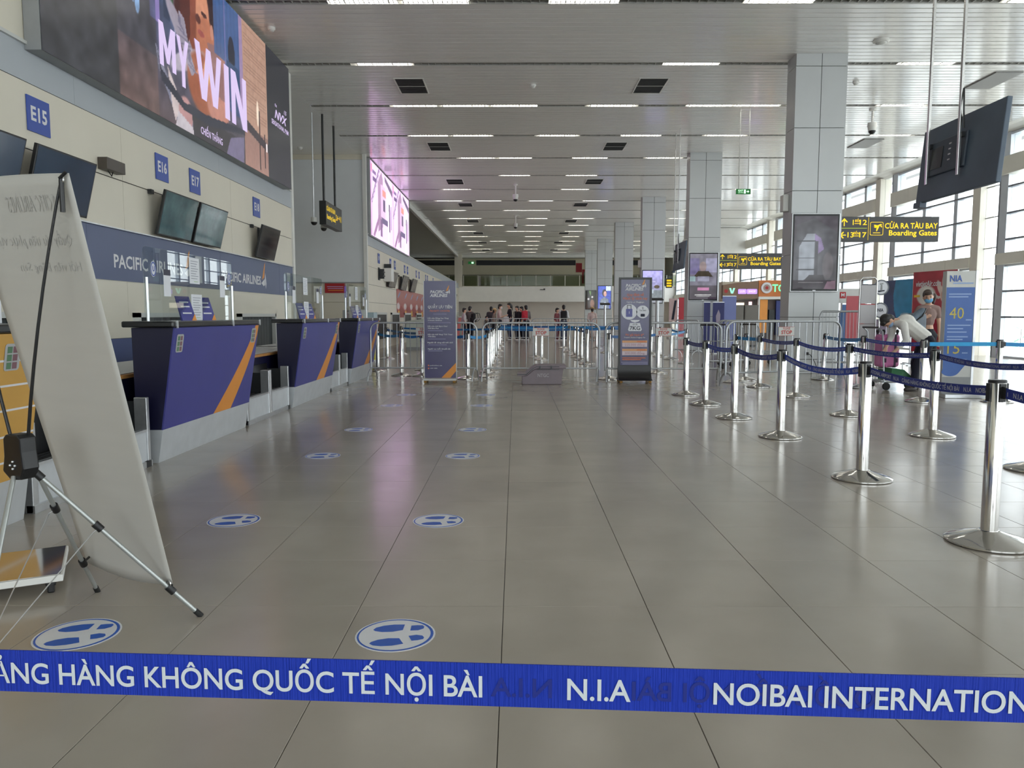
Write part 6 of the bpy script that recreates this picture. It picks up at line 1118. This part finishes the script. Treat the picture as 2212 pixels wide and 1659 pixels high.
    for s in ('L','R'):
        b.caps(J['neck']-Vector((0,0,0.02)), J['sh'+s], 0.058, 0.060*w+e*0.3); q = J['sh'+s].lerp(J['el'+s], min(1,sleeve/0.5)) if sleeve < 0.5 else J['el'+s]
        b.caps(J['sh'+s], q, 0.056*w+e*0.5, 0.048*w+e*0.4)
        if sleeve > 0.6: b.caps(J['el'+s], J['el'+s].lerp(J['ha'+s], min(1.0,(sleeve-0.5)*2)), 0.044+e*0.4, 0.034+e*0.4)
    o = b.build('shirt', SH, t); remesh(o, vox, 2)
    b = MB()
    if skirt:
        b.caps(J['hip'], (J['hip'].x,J['hip'].y,0.5), 0.13, 0.2); b.caps((J['hip'].x,J['hip'].y,0.5), (J['hip'].x,J['hip'].y,0.36), 0.2, 0.22)
    else:
        b.caps(J['waist'].lerp(J['hip'],0.5), J['hip'], 0.108*w+e*0.5, 0.118)
        for s in ('L','R'): b.caps(J['hip'], J['hi'+s], 0.112, 0.10*w); b.caps(J['hi'+s], J['kn'+s], 0.09*w, 0.06*w+e*0.6); b.caps(J['kn'+s], J['an'+s].lerp(J['kn'+s],0.08), 0.06*w+e*0.6, 0.042*w+e)
    o = b.build('trousers' if not skirt else 'skirt', PN, t); remesh(o, vox, 2)
    td = Vector((toes[0],toes[1],0)).normalized()
    for s in ('L','R'):
        b = MB(); a = J['an'+s]; b.caps((a.x-td.x*0.03,a.y-td.y*0.03,0.04), (a.x+td.x*0.12,a.y+td.y*0.12,0.032), 0.042, 0.036); b.v = [(x,y,max(z,0.0)) for x,y,z in b.v]
        b.build('shoe', mat('shoe_%d_%d_%d' % shoes, shoes, 0.6, 0, 0.05, 9), t, smooth=60)
    HM = mat('hair_%d_%d_%d' % hair, hair, 0.45, 0, 0.3, 30, stretch=(8,8,1), bump=0.4, bscale=60)
    b = MB(); b.ell(hd(0,-0.022,0.028), (0.084,0.094,0.098), Q, 14, 10); b.ell(hd(0,-0.045,-0.03), (0.074,0.068,0.085), Q); b.ell(hd(0,0.045,0.075),(0.066,0.045,0.035),Q)
    if longhair: b.ell(hd(0.0,-0.115,0.0),(0.035,0.04,0.04),Q); b.caps(hd(0,-0.12,-0.02), hd(0,-0.12,-0.22), 0.035, 0.018)
    hr = b.build('hair', HM, t); remesh(hr, max(vox*0.7,0.006), 1)
    if fingers or vox < 0.012:
        for s in (-1,1): MB().ell(hd(s*0.031,0.083,0.012),(0.013,0.008,0.006),Q,8,6).build('eye', M['ink'], t, smooth=60); MB().ell(hd(s*0.032,0.084,0.036),(0.018,0.008,0.004),Q,8,6).build('eyebrow', HM, t, smooth=60)
        if not mask: MB().ell(hd(0,0.086,-0.058),(0.022,0.01,0.007),Q,8,6).build('mouth', mat('lips', (176,104,96), 0.5), t, smooth=60)
    if mask:
        mk = MB(); mk.ell(hd(0,0.045,-0.045),(0.066,0.062,0.052),Q,14,10); m_ = mk.build('face_mask', mat('mask_%d' % mask[0], mask, 0.7, 0, 0.03, 20), t, smooth=60)
    if hat:
        b = MB(); b.ell(hd(0,-0.01,0.06),(0.092,0.104,0.09),Q); o = b.build('hat', mat('straw', hat, 0.8, 0, 0.1, 40), t, smooth=60); b = MB(); b.ell(hd(0,-0.01,0.055),(0.17,0.18,0.012),Q,18,6); b.build('hat_brim', mat('straw'), t, smooth=60); b = MB(); b.ell(hd(0,-0.01,0.072),(0.097,0.109,0.02),Q,18,6); b.build('hat_band', mat('maroon_band', (96,40,52), 0.7), t, smooth=60)
    return t
def carry(name, lab, cat, loc, rz, kind, col):
    t = thing(name, lab, cat, loc, rz); m_ = mat('bag_%d_%d_%d' % col, col, 0.7, 0, 0.08, 12, bump=0.3, bscale=20)
    if kind == 'pack':
        MB().box(-0.15,0.15,0,0.16,-0.22,0.22).build('body', m_, t, bevel=0.06); MB().box(-0.11,0.11,0.15,0.21,-0.18,0.02).build('pocket', m_, t, bevel=0.03)
        for s in (-1,1): MB().tube([(s*0.10,0.0,0.18),(s*0.11,-0.06,0.24),(s*0.115,-0.20,0.2),(s*0.12,-0.24,0.0),(s*0.11,-0.12,-0.15),(s*0.1,0,-0.18)],0.014,6).build('strap', m_, t, smooth=40)
    else:
        MB().prism([(-0.16,-0.2),(0.16,-0.2),(0.13,0.15),(-0.13,0.15)],1,-0.05,0.05).build('body', m_, t, bevel=0.02); MB().tube([(-0.09,0,0.14),(-0.06,0,0.28),(0.06,0,0.28),(0.09,0,0.14)],0.008,6).build('handle', m_, t, smooth=40)
    return t
# near pair at the right
man = person('man in a white shirt bending down over the pink suitcase', (6.5,12.28,0), 0, vox=0.011, fingers=True, shirt=(230,228,222), pants=(28,30,46), sleeve=0.82, face=(-0.72,-0.15,-0.62), toes=(-1,-0.25), mask=(150,180,214), shoes=(62,56,54),
  pose=dict(head=(-0.53,-0.02,1.13), neck=(-0.40,0.0,1.125), shL=(-0.34,-0.17,1.07), shR=(-0.33,0.17,1.09), elL=(-0.30,-0.20,0.82), elR=(-0.36,0.18,0.86), haL=(-0.45,-0.17,0.66), haR=(-0.48,0.08,0.70), chest=(-0.22,0.0,1.10), waist=(0.0,0.0,0.95), hip=(0.12,0.0,0.83), hiL=(0.12,-0.09,0.79), hiR=(0.12,0.09,0.79), knL=(-0.06,-0.11,0.44), knR=(0.02,0.12,0.44), anL=(-0.12,-0.10,0.08), anR=(0.06,0.13,0.08)))
wom = person('woman in a taupe cropped top and blue face mask standing', (7.10,13.15,0), 0, vox=0.011, fingers=True, female=True, shirt=(142,118,112), pants=(26,30,40), hair=(66,50,42), sleeve=0.24, face=(-0.35,-0.9,-0.2), toes=(-0.3,-1), longhair=False, mask=(110,178,224), bare_waist=True, shoes=(206,200,192),
  pose=dict(head=(-0.03,-0.03,1.535), neck=(0.01,0.01,1.385), shL=(-0.155,0.0,1.33), shR=(0.16,0.02,1.33), elL=(-0.30,-0.02,1.10), haL=(-0.17,-0.16,1.17), elR=(0.22,0.04,1.06), haR=(0.20,-0.02,0.80), knL=(-0.12,-0.03,0.48), anL=(-0.19,0.05,0.08), knR=(0.10,-0.03,0.48), anR=(0.15,-0.05,0.08)))
b = MB(); b.ell((0.085,0.055,1.57),(0.03,0.035,0.035)); b.ell((0.12,0.06,1.545),(0.045,0.045,0.055)); b.caps((0.125,0.065,1.53),(0.115,0.07,1.42),0.04,0.02); o = b.build('ponytail', mat('hair_66_50_42'), wom); remesh(o, 0.01, 1)
bg = thing('backpack', 'grey backpack and folded jacket held by the masked woman', 'bag', (6.82,12.97,1.13), R(15)); MB().box(-0.16,0.13,-0.10,0.10,-0.17,0.13).build('body', mat('grey_canvas', (120,128,138), 0.8, 0, 0.12, 10, bump=0.4, bscale=14), bg, bevel=0.06); b = MB(); b.caps((-0.18,-0.04,-0.02),(0.02,-0.08,0.16),0.075,0.06).caps((0.0,-0.08,-0.12),(0.1,-0.06,-0.20),0.07,0.06); o = b.build('jacket', mat('denim_grey', (112,126,140), 0.85, 0, 0.15, 14, bump=0.5, bscale=18), bg); remesh(o, 0.014, 2); MB().tube([(-0.12,-0.11,0.0),(-0.02,-0.14,0.08),(0.06,-0.12,0.2)],0.012,6).build('strap', M['black'], bg)
# waiting people far behind the barriers
FP = [
 ('man in a grey shirt leaning by the far left white counter', (-2.17,36.4), 150, dict(shirt=(96,92,90), mask=(220,224,230)), 1.0),
 ('person in a white shirt bending beside the far left white counter', (-2.42,36.0), 100, dict(shirt=(200,196,196), pants=(40,40,52)), 0.95),
 ('dark haired person half hidden behind the straw hat woman', (-1.20,37.6), 180, dict(shirt=(70,66,70)), 1.0),
 ('woman in a straw hat among the waiting people at left', (-1.02,37.0), 100, dict(shirt=(170,158,140), hat=(222,196,140), female=True), 0.93),
 ('man in a pale pink shirt looking at his phone', (-0.74,36.6), 80, dict(shirt=(206,182,176), mask=(226,226,228), pose=dict(elR=(0.22,-0.05,1.08), haR=(0.08,-0.28,1.16), elL=(-0.22,-0.05,1.08), haL=(-0.08,-0.28,1.14))), 1.06),
 ('tall woman in a black shirt with long dark ponytail', (-0.30,37.2), -75, dict(shirt=(36,32,44), longhair=True, female=True, pants=(52,60,88)), 1.10),
 ('person in black with a dark backpack in the middle of the group', (0.08,36.9), -60, dict(shirt=(34,34,38)), 1.01),
 ('person in a grey shirt behind the one in black', (0.30,37.6), -80, dict(shirt=(128,128,132)), 1.0),
 ('man in a grey shirt wearing a red backpack', (0.50,36.7), -150, dict(shirt=(120,112,114), shoes=(230,230,230)), 1.03),
 ('man in a white shirt with a black backpack seen from behind', (2.31,36.6), 185, dict(shirt=(226,226,230), pants=(50,58,86)), 1.04),
 ('child in a maroon top beside the white shirt man', (1.98,36.2), 60, dict(shirt=(120,60,66), pants=(96,40,52), female=True), 0.95),
 ('woman in a pale floral dress and straw sun hat', (3.72,36.9), 170, dict(shirt=(226,206,200), pants=(226,208,202), skirt=True, hat=(222,196,140), female=True), 0.97),
 ('small dark haired child low among the waiting people', (-1.38,36.2), 60, dict(shirt=(80,70,64)), 0.72)]
for lab, (x, y), rz, kw, s in FP: person(lab, (x,y,0), R(rz), scale=s, vox=0.026, **kw)
carry('backpack', 'red backpack worn by the grey shirt man', 'bag', (0.40,36.53,1.22), R(-150), 'pack', (196,40,60))
carry('backpack', 'black backpack worn by the white shirt man', 'bag', (2.31,36.42,1.22), R(180), 'pack', (26,26,30))
carry('backpack', 'big black backpack beside the leaning man at far left', 'bag', (-1.94,36.3,1.1), R(120), 'pack', (30,30,32))
carry('backpack', 'dark backpack worn by the person in black', 'bag', (0.15,36.75,1.18), R(-120), 'pack', (28,28,34))
carry('shopping_bag', 'white plastic bag in front of the pale pink shirt man', 'bag', (-0.45,36.5,1.0), 0, 'bag', (220,216,218))
t = thing('suitcase', 'small black upright suitcase beside the floral dress woman', 'suitcase', (3.3,36.5,0)); MB().box(-0.11,0.11,-0.18,0.18,0.05,0.72).build('shell', M['black'], t, bevel=0.03); MB().tube([(-0.06,0.1,0.7),(-0.06,0.1,1.0),(0.06,0.1,1.0),(0.06,0.1,0.7)],0.01,6).build('handle', M['alu'], t)
for x in (-0.08,0.08):
    for y in (-0.13,0.13): MB().ell((x,y,0.027),(0.02,0.027,0.027)).build('wheel', M['rubber'], t)
